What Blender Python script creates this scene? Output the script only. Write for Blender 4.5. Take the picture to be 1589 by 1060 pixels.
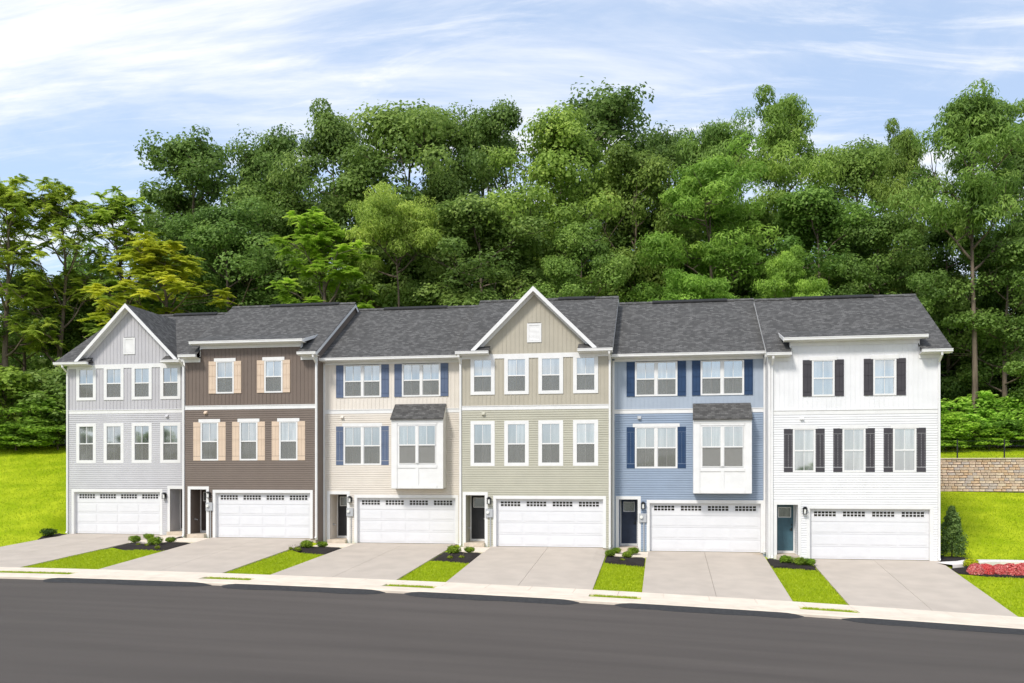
import bpy, math, random
import numpy as np
from mathutils import Vector
R = math.radians
random.seed(7)
for o in list(bpy.data.objects): bpy.data.objects.remove(o)
SC = bpy.context.scene
COL = SC.collection
# ------------------------------------------------------------------ camera
F, TH, YH, ZC = 1391.7, R(9.583), 742.4, 4.05      # focal length (px of a 1589 px wide photo), yaw, horizon row, eye height
cam = bpy.data.cameras.new('camera'); camo = bpy.data.objects.new('camera', cam); COL.objects.link(camo)
cam.sensor_width = 36; cam.lens = F/1589*36; cam.shift_y = (YH-530)/1589
camo.location = (0, 0, ZC); camo.rotation_euler = (R(90), 0, TH); cam.clip_end = 3000; cam.clip_start = .1
SC.camera = camo
# ------------------------------------------------------------------ world, sun, exposure
SUN_EL, SUN_AZ = R(47), R(-28)                       # sun stands behind the camera, a little to the left
w = bpy.data.worlds.new('World'); SC.world = w; w.use_nodes = True
nt = w.node_tree; nt.nodes.clear()
def N(t, **kw):
    n = nt.nodes.new(t)
    for k, v in kw.items(): setattr(n, k, v)
    return n
def LK(a, b): nt.links.new(a, b)
sky = N('ShaderNodeTexSky'); sky.sky_type = 'NISHITA'; sky.sun_disc = False
sky.sun_elevation = SUN_EL; sky.sun_rotation = math.pi + SUN_AZ
sky.air_density = 1.0; sky.dust_density = 1.2; sky.ozone_density = 2.0
tc = N('ShaderNodeTexCoord'); sp = N('ShaderNodeSeparateXYZ'); LK(tc.outputs['Generated'], sp.inputs[0])
zz = N('ShaderNodeMath', operation='ADD'); LK(sp.outputs['Z'], zz.inputs[0]); zz.inputs[1].default_value = .16
zm = N('ShaderNodeMath', operation='MAXIMUM'); LK(zz.outputs[0], zm.inputs[0]); zm.inputs[1].default_value = .05
dx = N('ShaderNodeMath', operation='DIVIDE'); LK(sp.outputs['X'], dx.inputs[0]); LK(zm.outputs[0], dx.inputs[1])
dy = N('ShaderNodeMath', operation='DIVIDE'); LK(sp.outputs['Y'], dy.inputs[0]); LK(zm.outputs[0], dy.inputs[1])
cb = N('ShaderNodeCombineXYZ'); LK(dx.outputs[0], cb.inputs[0]); LK(dy.outputs[0], cb.inputs[1])
def cloud(rot, sc, loc, nscale, lo, hi, dist=.6, det=9, rough=.62):
    m = N('ShaderNodeMapping'); m.inputs['Rotation'].default_value = (0, 0, rot); m.inputs['Scale'].default_value = sc; m.inputs['Location'].default_value = loc
    LK(cb.outputs[0], m.inputs[0])
    n = N('ShaderNodeTexNoise'); n.inputs['Scale'].default_value = nscale; n.inputs['Detail'].default_value = det
    n.inputs['Roughness'].default_value = rough; n.inputs['Distortion'].default_value = dist; LK(m.outputs[0], n.inputs['Vector'])
    r = N('ShaderNodeMapRange', interpolation_type='SMOOTHSTEP'); r.inputs['From Min'].default_value = lo; r.inputs['From Max'].default_value = hi
    LK(n.outputs['Fac'], r.inputs['Value']); return r.outputs[0]
c1 = cloud(R(-14), (.55, 2.0, 1), (3.1, 1.7, 0), 1.05, .44, .70)
c2 = cloud(R(-24), (.35, 1.5, 1), (8.4, 4.2, 0), .62, .46, .72, 1.0)
mx = N('ShaderNodeMath', operation='MAXIMUM'); LK(c1, mx.inputs[0]); LK(c2, mx.inputs[1])
c3 = cloud(R(-20), (.5, 2.6, 1), (1.3, 6.9, 0), 2.6, .50, .80, 1.4, 10, .66)
mx2 = N('ShaderNodeMath', operation='MULTIPLY_ADD'); LK(c3, mx2.inputs[0]); mx2.inputs[1].default_value = .6; LK(mx.outputs[0], mx2.inputs[2]); mx2.use_clamp = True
veil = N('ShaderNodeMix', data_type='RGBA'); veil.inputs['Factor'].default_value = .52; LK(sky.outputs[0], veil.inputs['A']); veil.inputs['B'].default_value = (4.2, 5.15, 6.7, 1)
mixc = N('ShaderNodeMix', data_type='RGBA'); LK(mx2.outputs[0], mixc.inputs['Factor']); LK(veil.outputs['Result'], mixc.inputs['A'])
mixc.inputs['B'].default_value = (6.3, 6.3, 6.4, 1)
bg = N('ShaderNodeBackground'); LK(mixc.outputs['Result'], bg.inputs[0]); bg.inputs[1].default_value = .12
wo = N('ShaderNodeOutputWorld'); LK(bg.outputs[0], wo.inputs[0])
sun = bpy.data.lights.new('sun', 'SUN'); suno = bpy.data.objects.new('sun', sun); COL.objects.link(suno)
sun.energy = 2.2; sun.angle = R(11); sun.color = (1, .95, .88)
# light travels from the sun (behind camera, left) down towards the houses
suno.rotation_euler = (R(90)-SUN_EL, 0, SUN_AZ); suno.location = (0, 0, 60)
SC.view_settings.view_transform = 'Standard'; SC.view_settings.look = 'None'; SC.view_settings.gamma = 1
SC.view_settings.use_curve_mapping = False; SC.view_settings.exposure = .6
SC.render.engine = 'CYCLES'
SC.render.resolution_x, SC.render.resolution_y = 1024, 683

# ------------------------------------------------------------------ materials
MATS = {}
def mat(name, col, rough=.6, var=.08, scale=6, bump=0, bscale=60, metal=0, spec=.35, stretch=None, col2=None, lo=.35, hi=.65):
    if name in MATS: return MATS[name]
    m = bpy.data.materials.new(name); m.use_nodes = True; t = m.node_tree; b = t.nodes['Principled BSDF']
    co = t.nodes.new('ShaderNodeTexCoord'); mp = t.nodes.new('ShaderNodeMapping'); t.links.new(co.outputs['Object'], mp.inputs[0])
    if stretch: mp.inputs['Scale'].default_value = stretch
    n = t.nodes.new('ShaderNodeTexNoise'); n.inputs['Scale'].default_value = scale; n.inputs['Detail'].default_value = 6; t.links.new(mp.outputs[0], n.inputs['Vector'])
    mr = t.nodes.new('ShaderNodeMapRange'); mr.inputs['From Min'].default_value = lo; mr.inputs['From Max'].default_value = hi; t.links.new(n.outputs['Fac'], mr.inputs[0])
    mi = t.nodes.new('ShaderNodeMix'); mi.data_type = 'RGBA'; t.links.new(mr.outputs[0], mi.inputs['Factor'])
    a = [max(0, c*(1-var)) for c in col]; bb = col2 if col2 else [min(1, c*(1+var)) for c in col]
    mi.inputs['A'].default_value = (*a, 1); mi.inputs['B'].default_value = (*bb, 1)
    t.links.new(mi.outputs['Result'], b.inputs['Base Color'])
    b.inputs['Roughness'].default_value = rough; b.inputs['Metallic'].default_value = metal; b.inputs['Specular IOR Level'].default_value = spec
    if bump:
        n2 = t.nodes.new('ShaderNodeTexNoise'); n2.inputs['Scale'].default_value = bscale; n2.inputs['Detail'].default_value = 4; t.links.new(co.outputs['Object'], n2.inputs['Vector'])
        bp = t.nodes.new('ShaderNodeBump'); bp.inputs['Strength'].default_value = bump; bp.inputs['Distance'].default_value = .02
        t.links.new(n2.outputs['Fac'], bp.inputs['Height']); t.links.new(bp.outputs[0], b.inputs['Normal'])
    MATS[name] = m; return m
TRIM = mat('white_trim', (.74, .735, .72), .45, .03, 3)
DOORW = mat('garage_white', (.70, .70, .71), .4, .02, 2)
CONC = mat('driveway_concrete', (.47, .41, .348), .85, .06, 1.1, .25, 90)
WALK = mat('pale_concrete', (.72, .625, .515), .85, .06, 1.5, .25, 90)
STEP = mat('step_concrete', (.55, .47, .37), .85, .10, 5, .3, 70)
ASPH = mat('asphalt', (.088, .075, .066), .82, .13, 1.2, .6, 160, spec=.3, stretch=(.08, 1, 1), lo=.3, hi=.7)
PATCH = mat('fresh_asphalt', (.036, .036, .037), .85, .2, 9, .6, 150)
KERBF = mat('kerb_concrete', (.68, .59, .48), .85, .08, 2, .25, 80)
MULCH = mat('mulch', (.020, .015, .013), .95, .6, 28, 1.0, 45)
BLACK = mat('black_metal', (.02, .02, .022), .45, .1, 8)
GREYM = mat('grey_metal', (.42, .43, .44), .5, .05, 5)
STEEL = mat('door_hardware', (.6, .6, .6), .3, .05, 5, metal=1)
BARK = mat('bark', (.15, .115, .085), .9, .45, 3, .8, 14, stretch=(1, 1, .25))
GLASSD = mat('lamp_glass', (.75, .75, .70), .2, .05, 4)
VENTD = mat('ridge_vent', (.02, .02, .021), .8, .2, 6)

def glass_mat(name, dark, light, refl, rough=.03):
    m = bpy.data.materials.new(name); m.use_nodes = True; t = m.node_tree; t.nodes.remove(t.nodes['Principled BSDF'])
    out = t.nodes['Material Output']
    oi = t.nodes.new('ShaderNodeObjectInfo'); co = t.nodes.new('ShaderNodeTexCoord')
    ad = t.nodes.new('ShaderNodeVectorMath'); ad.operation = 'ADD'; t.links.new(co.outputs['Object'], ad.inputs[0]); t.links.new(oi.outputs['Location'], ad.inputs[1])
    mp = t.nodes.new('ShaderNodeMapping'); mp.inputs['Scale'].default_value = (7, 7, .55); t.links.new(ad.outputs[0], mp.inputs[0])
    n = t.nodes.new('ShaderNodeTexNoise'); n.inputs['Scale'].default_value = 1; n.inputs['Detail'].default_value = 3; t.links.new(mp.outputs[0], n.inputs['Vector'])
    mr = t.nodes.new('ShaderNodeMapRange'); mr.inputs[1].default_value = .3; mr.inputs[2].default_value = .72; t.links.new(n.outputs['Fac'], mr.inputs[0])
    mi = t.nodes.new('ShaderNodeMix'); mi.data_type = 'RGBA'; t.links.new(mr.outputs[0], mi.inputs['Factor'])
    mi.inputs['A'].default_value = (*dark, 1); mi.inputs['B'].default_value = (*light, 1)
    rv = t.nodes.new('ShaderNodeMapRange'); rv.inputs[3].default_value = .35; rv.inputs[4].default_value = 1.35; t.links.new(oi.outputs['Random'], rv.inputs[0])
    sc = t.nodes.new('ShaderNodeVectorMath'); sc.operation = 'SCALE'; t.links.new(mi.outputs['Result'], sc.inputs[0]); t.links.new(rv.outputs[0], sc.inputs['Scale'])
    d = t.nodes.new('ShaderNodeBsdfDiffuse'); t.links.new(sc.outputs[0], d.inputs[0])
    g = t.nodes.new('ShaderNodeBsdfGlossy'); g.inputs['Roughness'].default_value = rough; g.inputs[0].default_value = (.93, .98, 1, 1)
    fr = t.nodes.new('ShaderNodeFresnel'); fr.inputs[0].default_value = 1.5
    fa = t.nodes.new('ShaderNodeMath'); fa.operation = 'ADD'; fa.use_clamp = True; t.links.new(fr.outputs[0], fa.inputs[0]); fa.inputs[1].default_value = refl
    ms = t.nodes.new('ShaderNodeMixShader'); t.links.new(fa.outputs[0], ms.inputs[0]); t.links.new(d.outputs[0], ms.inputs[1]); t.links.new(g.outputs[0], ms.inputs[2])
    t.links.new(ms.outputs[0], out.inputs[0]); MATS[name] = m; return m
PANE = glass_mat('window_glass', (.10, .11, .11), (.34, .35, .34), .42)
GPANE = glass_mat('garage_glass', (.012, .012, .012), (.05, .042, .035), .06)
DPANE = glass_mat('door_glass', (.10, .11, .10), (.22, .22, .20), .25, .12)
def screen_mat():
    m = bpy.data.materials.new('insect_screen'); m.use_nodes = True; t = m.node_tree; t.nodes.remove(t.nodes['Principled BSDF'])
    d = t.nodes.new('ShaderNodeBsdfDiffuse'); d.inputs[0].default_value = (.25, .25, .23, 1)
    tr = t.nodes.new('ShaderNodeBsdfTransparent'); ms = t.nodes.new('ShaderNodeMixShader'); ms.inputs[0].default_value = .42
    t.links.new(tr.outputs[0], ms.inputs[1]); t.links.new(d.outputs[0], ms.inputs[2]); t.links.new(ms.outputs[0], t.nodes['Material Output'].inputs[0]); return m
SCREEN = screen_mat()

def shingle_mat(name, along_x):
    m = bpy.data.materials.new(name); m.use_nodes = True; t = m.node_tree; b = t.nodes['Principled BSDF']
    co = t.nodes.new('ShaderNodeTexCoord'); s = t.nodes.new('ShaderNodeSeparateXYZ'); t.links.new(co.outputs['Object'], s.inputs[0])
    c = t.nodes.new('ShaderNodeCombineXYZ')
    t.links.new(s.outputs['X' if along_x else 'Y'], c.inputs[0]); t.links.new(s.outputs['Z'], c.inputs[1])
    br = t.nodes.new('ShaderNodeTexBrick'); br.offset = .37; br.offset_frequency = 2; t.links.new(c.outputs[0], br.inputs['Vector'])
    br.inputs['Scale'].default_value = 1; br.inputs['Brick Width'].default_value = .17; br.inputs['Row Height'].default_value = .072 if along_x else .1
    br.inputs['Mortar Size'].default_value = .006; br.inputs['Mortar Smooth'].default_value = .3; br.inputs['Bias'].default_value = -.25
    br.inputs['Color1'].default_value = (.072, .070, .067, 1); br.inputs['Color2'].default_value = (.152, .148, .142, 1); br.inputs['Mortar'].default_value = (.05, .05, .051, 1)
    n = t.nodes.new('ShaderNodeTexNoise'); n.inputs['Scale'].default_value = 3.2; n.inputs['Detail'].default_value = 8; t.links.new(co.outputs['Object'], n.inputs['Vector'])
    mr = t.nodes.new('ShaderNodeMapRange'); mr.inputs[1].default_value = .3; mr.inputs[2].default_value = .7; mr.inputs[3].default_value = .86; mr.inputs[4].default_value = 1.14; t.links.new(n.outputs['Fac'], mr.inputs[0])
    mu = t.nodes.new('ShaderNodeVectorMath'); mu.operation = 'SCALE'; t.links.new(br.outputs['Color'], mu.inputs[0]); t.links.new(mr.outputs[0], mu.inputs['Scale'])
    t.links.new(mu.outputs[0], b.inputs['Base Color']); b.inputs['Roughness'].default_value = .9; b.inputs['Specular IOR Level'].default_value = .25
    bp = t.nodes.new('ShaderNodeBump'); bp.inputs['Strength'].default_value = .5; bp.inputs['Distance'].default_value = .01; t.links.new(br.outputs['Fac'], bp.inputs['Height']); bp.invert = True
    t.links.new(bp.outputs[0], b.inputs['Normal']); return m
SHX = shingle_mat('roof_shingles', True)
SHY = shingle_mat('gable_shingles', False)

def leaf_mat(name, dark, mid, light, transl=.3):
    m = bpy.data.materials.new(name); m.use_nodes = True; t = m.node_tree; b = t.nodes['Principled BSDF']; out = t.nodes['Material Output']
    at = t.nodes.new('ShaderNodeAttribute'); at.attribute_name = 'tint'
    rp = t.nodes.new('ShaderNodeValToRGB'); rp.color_ramp.elements[0].color = (*dark, 1); rp.color_ramp.elements[1].color = (*light, 1)
    e = rp.color_ramp.elements.new(.5); e.color = (*mid, 1); t.links.new(at.outputs['Fac'], rp.inputs[0])
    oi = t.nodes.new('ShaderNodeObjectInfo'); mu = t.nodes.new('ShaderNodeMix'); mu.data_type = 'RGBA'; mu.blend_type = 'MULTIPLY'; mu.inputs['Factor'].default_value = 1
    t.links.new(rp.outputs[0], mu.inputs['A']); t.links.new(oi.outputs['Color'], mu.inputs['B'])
    t.links.new(mu.outputs['Result'], b.inputs['Base Color']); b.inputs['Roughness'].default_value = .55; b.inputs['Specular IOR Level'].default_value = .3
    tr = t.nodes.new('ShaderNodeBsdfTranslucent'); t.links.new(mu.outputs['Result'], tr.inputs[0])
    ms = t.nodes.new('ShaderNodeMixShader'); ms.inputs[0].default_value = transl; t.links.new(b.outputs[0], ms.inputs[1]); t.links.new(tr.outputs[0], ms.inputs[2])
    t.links.new(ms.outputs[0], out.inputs[0]); return m
LEAF = leaf_mat('tree_leaves', (.120, .200, .040), (.225, .340, .070), (.390, .510, .125), .47)
SHRUB = leaf_mat('shrub_leaves', (.08, .14, .01), (.17, .27, .02), (.33, .42, .04), .35)
PETAL = leaf_mat('pink_petals', (.55, .06, .07), (.80, .20, .20), (.86, .45, .42), .3)
GRASSM = leaf_mat('grass_blades', (.33, .43, .008), (.42, .52, .012), (.52, .60, .05), .5)

# ------------------------------------------------------------------ mesh helpers
class MB:
    def __init__(s): s.v = []; s.f = []
    def add(s, v, f):
        k = len(s.v); s.v += [tuple(p) for p in v]; s.f += [tuple(i+k for i in q) for q in f]; return s
    def box(s, x0, x1, y0, y1, z0, z1):
        return s.add([(x0,y0,z0),(x1,y0,z0),(x1,y1,z0),(x0,y1,z0),(x0,y0,z1),(x1,y0,z1),(x1,y1,z1),(x0,y1,z1)],
                     [(0,3,2,1),(4,5,6,7),(0,1,5,4),(1,2,6,5),(2,3,7,6),(3,0,4,7)])
    def prism(s, poly, axis, a0, a1):            # poly of 2D points (CCW looking along -axis); extruded along axis
        n = len(poly)
        def P(q, a): return (a, q[0], q[1]) if axis == 'x' else ((q[0], a, q[1]) if axis == 'y' else (q[0], q[1], a))
        v = [P(q, a0) for q in poly] + [P(q, a1) for q in poly]
        f = [tuple(range(n)), tuple(range(2*n-1, n-1, -1))] + [(i, i+n, (i+1) % n+n, (i+1) % n) for i in range(n)]
        return s.add(v, f)
    def slab(s, top, th):                        # planar polygon thickened straight down
        n = len(top); v = list(top) + [(p[0], p[1], p[2]-th) for p in top]
        return s.add(v, [tuple(range(n)), tuple(range(2*n-1, n-1, -1))] + [(i, i+n, (i+1) % n+n, (i+1) % n) for i in range(n)])
    def tube(s, pts, rad, n=8, cap=True):
        k = len(s.v); pts = [Vector(p) for p in pts]
        for i, p in enumerate(pts):
            d = (pts[min(i+1, len(pts)-1)] - pts[max(i-1, 0)]).normalized()
            a = d.cross(Vector((0,0,1)) if abs(d.z) < .9 else Vector((1,0,0))).normalized(); b = d.cross(a)
            r = rad[i] if isinstance(rad, (list, tuple)) else rad
            for j in range(n):
                t = 2*math.pi*j/n; q = p + a*r*math.cos(t) + b*r*math.sin(t); s.v.append(tuple(q))
        for i in range(len(pts)-1):
            for j in range(n): s.f.append((k+i*n+j, k+i*n+(j+1) % n, k+(i+1)*n+(j+1) % n, k+(i+1)*n+j))
        if cap: s.f.append(tuple(k+j for j in range(n-1, -1, -1))); s.f.append(tuple(k+(len(pts)-1)*n+j for j in range(n)))
        return s
    def mesh(s, name, m):
        me = bpy.data.meshes.new(name); me.from_pydata(s.v, [], s.f); me.update()
        if m: me.materials.append(m)
        return me
    def build(s, name, m, parent=None, loc=None, smooth=False, fix=True):
        me = s.mesh(name, m)
        if fix:
            import bmesh
            b = bmesh.new(); b.from_mesh(me); bmesh.ops.recalc_face_normals(b, faces=b.faces); b.to_mesh(me); b.free()
        if smooth: me.polygons.foreach_set('use_smooth', [True]*len(me.polygons))
        return link(name, me, parent, loc)
def link(name, me, parent=None, loc=None):
    o = bpy.data.objects.new(name, me); COL.objects.link(o)
    if parent: o.parent = parent
    if loc: o.location = loc
    return o
def empty(name, loc):
    o = bpy.data.objects.new(name, None); COL.objects.link(o); o.location = loc; o.empty_display_size = .3; return o
def tag(o, label=None, cat=None, group=None, kind=None):
    if label: o['label'] = label
    if cat: o['category'] = cat
    if group: o['group'] = group
    if kind: o['kind'] = kind
    return o
def copy_tree(o, parent=None):
    c = o.copy(); COL.objects.link(c); c.parent = parent
    for ch in o.children: copy_tree(ch, c)
    return c

# ------------------------------------------------------------------ the lie of the land
# houses: left, right, facade distance, floor height
HX = [(-30.0, -22.72), (-22.70, -15.92), (-15.90, -9.04), (-9.02, -2.26), (-2.24, 4.36), (4.38, 11.23)]
HV = [41.35, 39.78, 40.45, 39.33, 40.10, 39.35]
HF = [1.235, 1.235, 1.01, 1.01, .83, .65]
DRV = [(-29.75, -24.55), (-21.2, -16.15), (-14.25, -9.45), (-7.62, -2.42), (-.72, 4.25), (6.05, 11.2)]
VW0, VW1, VG0, VC0 = 31.0, 29.9, 29.3, 28.5          # back of walk, front of walk, back of kerb, kerb face
def sm(a, b, x):
    t = min(1, max(0, (x-a)/(b-a))); return t*t*(3-2*t)
def walkz(u):
    if u < -26: return .605
    if u > 13: return -.483 - .052*(u-13)
    return .118 - .0371*u - .000704*u*u
def floorz(u):
    if u <= HX[0][1]: return HF[0]
    z = HF[0]
    for i in range(1, 6):
        z += (HF[i]-HF[i-1])*sm(HX[i][0]-.9, HX[i][0]+.5, u)
    return z - .02*max(0, u-11.2)
def frontv(u):
    v = HV[0]
    for i in range(1, 6): v += (HV[i]-HV[i-1])*sm(HX[i][0]-.4, HX[i][0]+.1, u)
    return v
def roadz(u): return walkz(u) - .12
def hill(u, v):
    fl = floorz(u)
    k_ = sm(44, 50, v); left = sm(-30.05+8*k_, -31.6, u); right = 1-left
    hl = 5.0*min(1, max(0, (v-38.5)/16.5))**1.05 + .06*max(0, v-55)
    wallstep = sm(3, 8, u)
    base = 2.85*min(1, max(0, (v-41.5)/11.5)) if v > 41.5 else 0
    if v > 53.05: base = 2.85 + 1.66*wallstep + (1-wallstep)*.25*(v-53) if v < 53.3 else 2.85 + 1.66*(wallstep + (1-wallstep)*sm(53, 57, v)) + .2*min(5, v-53.3) + .05*max(0, v-58.3)
    return fl + left*hl + right*base
def yard(u, v):
    if v <= VW0: 
        if v >= VG0: return walkz(u) - .005*(VW0-v)
        if v >= VC0: return walkz(u) - .01
        return roadz(u) - (.004*(VC0-v) if v > 8 else .082)
    fv = frontv(u) - .02
    s_ = walkz(u); fl = floorz(u)
    if u < -30: fv = fv - 2.5*sm(-30, -31, u)
    z = s_ + (fl-s_)*min(1, (v-VW0)/(fv-VW0))
    return z + hill(u, v) - fl
def ground(px, py):                                   # where the line of sight through a photo pixel meets the land
    k = math.tan(math.atan2(px-794.5, F)-TH)
    v = 20.
    while v < 90:
        Z = v*(math.cos(TH)-k*math.sin(TH))
        if ZC-(py-YH)*Z/F <= yard(k*v, v): break
        v += .02
    return k*v, v, yard(k*v, v)
def at(px, py, v):                                    # a photo pixel at a known distance
    k = math.tan(math.atan2(px-794.5, F)-TH); Z = v*(math.cos(TH)-k*math.sin(TH))
    return k*v, v, ZC-(py-YH)*Z/F, Z

def lines(pts):
    out = []
    for (a, b, st) in pts:
        n = max(1, round((b-a)/st)); out += [a+(b-a)*i/n for i in range(n)]
    return out + [pts[-1][1]]
us = lines([(-700, -120, 60), (-120, -52, 6), (-52, 28, .5), (28, 100, 6), (100, 700, 60)])
vs = lines([(-400, -40, 40), (-40, 26, 6), (26, 62, .5), (62, 130, 6), (130, 900, 70)])
vs = sorted(set([round(v, 3) for v in vs if abs(v-53.0) > .3] + [53.0, 53.12, 29.2, 29.28]))
me_v = [(u, v, (yard(u, v) - .05) if v > 29.24 else roadz(u)-.2) for v in vs for u in us]
nu = len(us)
g = MB(); g.v = me_v; g.f = [(j*nu+i, j*nu+i+1, (j+1)*nu+i+1, (j+1)*nu+i) for j in range(len(vs)-1) for i in range(nu-1)]
def lawn_mat():
    m = mat('lawn', (.29, .40, .008), .9, .16, .7, .25, 30, spec=.05, col2=(.39, .46, .018)); t = m.node_tree; b = t.nodes['Principled BSDF']
    src = b.inputs['Base Color'].links[0].from_socket
    co = t.nodes.new('ShaderNodeTexCoord'); s = t.nodes.new('ShaderNodeSeparateXYZ'); t.links.new(co.outputs['Object'], s.inputs[0])
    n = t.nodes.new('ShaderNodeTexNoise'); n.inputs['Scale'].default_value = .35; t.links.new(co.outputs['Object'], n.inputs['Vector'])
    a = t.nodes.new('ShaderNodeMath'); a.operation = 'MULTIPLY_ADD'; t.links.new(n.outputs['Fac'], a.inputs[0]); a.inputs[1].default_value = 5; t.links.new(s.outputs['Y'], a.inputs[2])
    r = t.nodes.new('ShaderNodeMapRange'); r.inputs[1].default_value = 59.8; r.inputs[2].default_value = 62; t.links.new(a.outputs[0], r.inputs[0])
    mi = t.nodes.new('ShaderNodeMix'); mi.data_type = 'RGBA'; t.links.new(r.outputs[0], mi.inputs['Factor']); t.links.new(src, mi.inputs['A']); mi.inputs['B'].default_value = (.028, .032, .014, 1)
    r2 = t.nodes.new('ShaderNodeMapRange'); r2.inputs[1].default_value = -4; r2.inputs[2].default_value = -8; t.links.new(a.outputs[0], r2.inputs[0])
    m2 = t.nodes.new('ShaderNodeMix'); m2.data_type = 'RGBA'; t.links.new(r2.outputs[0], m2.inputs['Factor']); t.links.new(mi.outputs['Result'], m2.inputs['A']); m2.inputs['B'].default_value = (.13, .12, .075, 1)
    t.links.new(m2.outputs['Result'], b.inputs['Base Color']); return m
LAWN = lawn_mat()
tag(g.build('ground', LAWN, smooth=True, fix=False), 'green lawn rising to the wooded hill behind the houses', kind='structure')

def strip(u0, u1, v0, v1, zf, th, du=.5, dv=1.):      # a slab that follows the land
    nu_ = max(1, math.ceil((u1-u0)/du)); nv_ = max(1, math.ceil((v1-v0)/dv)); m = MB()
    T = [[(u0+(u1-u0)*i/nu_, v0+(v1-v0)*j/nv_) for i in range(nu_+1)] for j in range(nv_+1)]
    top = [(u, v, zf(u, v)) for row in T for (u, v) in row]; n = len(top); W = nu_+1
    m.v = top + [(p[0], p[1], p[2]-th) for p in top]
    for j in range(nv_):
        for i in range(nu_):
            a = j*W+i; m.f.append((a, a+1, a+W+1, a+W)); m.f.append((a+n, a+W+n, a+W+1+n, a+1+n))
    for i in range(nu_): 
        a = i; m.f.append((a, a+n, a+1+n, a+1)); a = nv_*W+i; m.f.append((a, a+1, a+1+n, a+n))
    for j in range(nv_):
        a = j*W; m.f.append((a, a+W, a+W+n, a+n)); a = j*W+nu_; m.f.append((a, a+n, a+W+n, a+W))
    return m
# road
rd = strip(-220, 180, -13, VC0+.03, lambda u, v: roadz(u) - .004*(VC0-v), .05, 4, 8)
tag(rd.build('road', ASPH), 'dark grey asphalt street in front of the houses', kind='structure')
# kerb
kb = MB(); us_k = lines([(-90, 40, 1.0)])
sec = [(VC0, -.13), (VC0, -.05), (VC0+.04, -.022), (VC0+.12, -.012), (VG0, -.006), (VG0, -.2), (VC0, -.2)]
for u in us_k: kb.v += [(u, y, walkz(u)+z) for (y, z) in sec]
ns = len(sec)
for i in range(len(us_k)-1):
    for j in range(ns): kb.f.append((i*ns+j, i*ns+(j+1) % ns, (i+1)*ns+(j+1) % ns, (i+1)*ns+j))
tag(kb.build('kerb', KERBF), 'pale concrete kerb along the street', kind='structure')
# sidewalk: a bed with its slabs on it
sw = strip(-90, 40, VW1, VW0, lambda u, v: yard(u, v)-.012, .1, 1, 1.1).build('sidewalk', KERBF)
tag(sw, 'pale concrete pavement of square slabs along the kerb', kind='structure')
u = -42.
while u < 22:
    strip(u+.006, u+1.494, VW1+.002, VW0-.004, lambda a, b: yard(a, b)+.006, .03, .5, .55).build('slab', WALK, sw); u += 1.5
# driveways
for i, (a, b) in enumerate(DRV):
    v1 = HV[i]-.012
    d = strip(a, b, VG0+.004, VW1-.004, lambda u, v: yard(u, v)+.004, .06, .6, .6).build('driveway', WALK)
    nm = ['grey', 'brown', 'cream', 'sage green', 'blue', 'white'][i]
    tag(d, 'concrete driveway before the garage of the %s townhouse' % nm, kind='structure')
    mid = (a+b)/2
    for (x0, x1) in ((a, mid-.006), (mid+.006, b)):
        strip(x0, x1, VW0, v1, lambda u, v: yard(u, v)+.004, .12, .5, .9).build('slab', CONC, d)
# asphalt ramps against the kerb, in front of the driveways
for (x0, x1) in ((70, 328), (345, 598), (628, 899), (954, 1247), (1306, 1700)):
    k0, k1 = [VC0*math.tan(math.atan2(x-794.5, F)-TH) for x in (x0, x1)]
    m = MB(); n = 24
    for i in range(n+1):
        u = k0+(k1-k0)*i/n; e = min(1, min(i, n-i)/2.2)**.6; h = roadz(u)
        ww = (.55+.05*math.sin(u*1.7)+.03*math.sin(u*4.1))*e+.05
        m.v += [(u, VC0-.002, h+.012+.075*e), (u, VC0-.02-ww*.45, h+.01+.05*e), (u, VC0-.02-ww, h+.004), (u, VC0-.02-ww, h-.04), (u, VC0-.002, h-.04)]
    for i in range(n):
        for j in range(5): m.f.append((i*5+j, i*5+(j+1) % 5, (i+1)*5+(j+1) % 5, (i+1)*5+j))
    m.f += [(0,1,2,3,4), tuple(n*5+j for j in (4,3,2,1,0))]
    tag(m.build('asphalt_ramp', PATCH), 'fresh black asphalt ramp against the kerb', kind='structure')

# ------------------------------------------------------------------ townhouses
def sided(b, x0, x1, z0, z1, holes, pitch=.1016, dep=.030, y=0., z_off=0.):
    zc = z0
    while zc < z1-1e-4:
        zt = min(zc+pitch, z1)
        cuts = sorted(set([zc, zt] + [h for (a, c, d, e) in holes for h in (d, e) if zc < h < zt]))
        for q in range(len(cuts)-1):
            lo, hi = cuts[q], cuts[q+1]; m_ = (lo+hi)/2
            xs = [(x0, x1)]
            for (a, c, d, e) in holes:
                if d < m_ < e:
                    xs = [s for (p, r) in xs for s in ((p, min(r, a)), (max(p, c), r)) if s[1]-s[0] > 1e-4]
            prof = lambda z_: dep if z_-zc <= .6*pitch else dep*(1-((z_-zc)/pitch-.6)/.4)
            zs_ = [lo] + [m2 for m2 in (zc+.6*pitch,) if lo < m2 < hi] + [hi]
            for (p, r) in xs:
                for lo_, hi_ in zip(zs_[:-1], zs_[1:]):
                    k = len(b.v); ya, yb = y-prof(lo_), y-prof(hi_)
                    b.v += [(p, ya, lo_), (r, ya, lo_), (r, yb, hi_), (p, yb, hi_)]; b.f.append((k, k+1, k+2, k+3))
                if q == 0: k = len(b.v); b.v += [(p, y-dep, lo), (r, y-dep, lo), (r, y, lo), (p, y, lo)]; b.f.append((k+3, k+2, k+1, k))
        zc = zt
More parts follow.
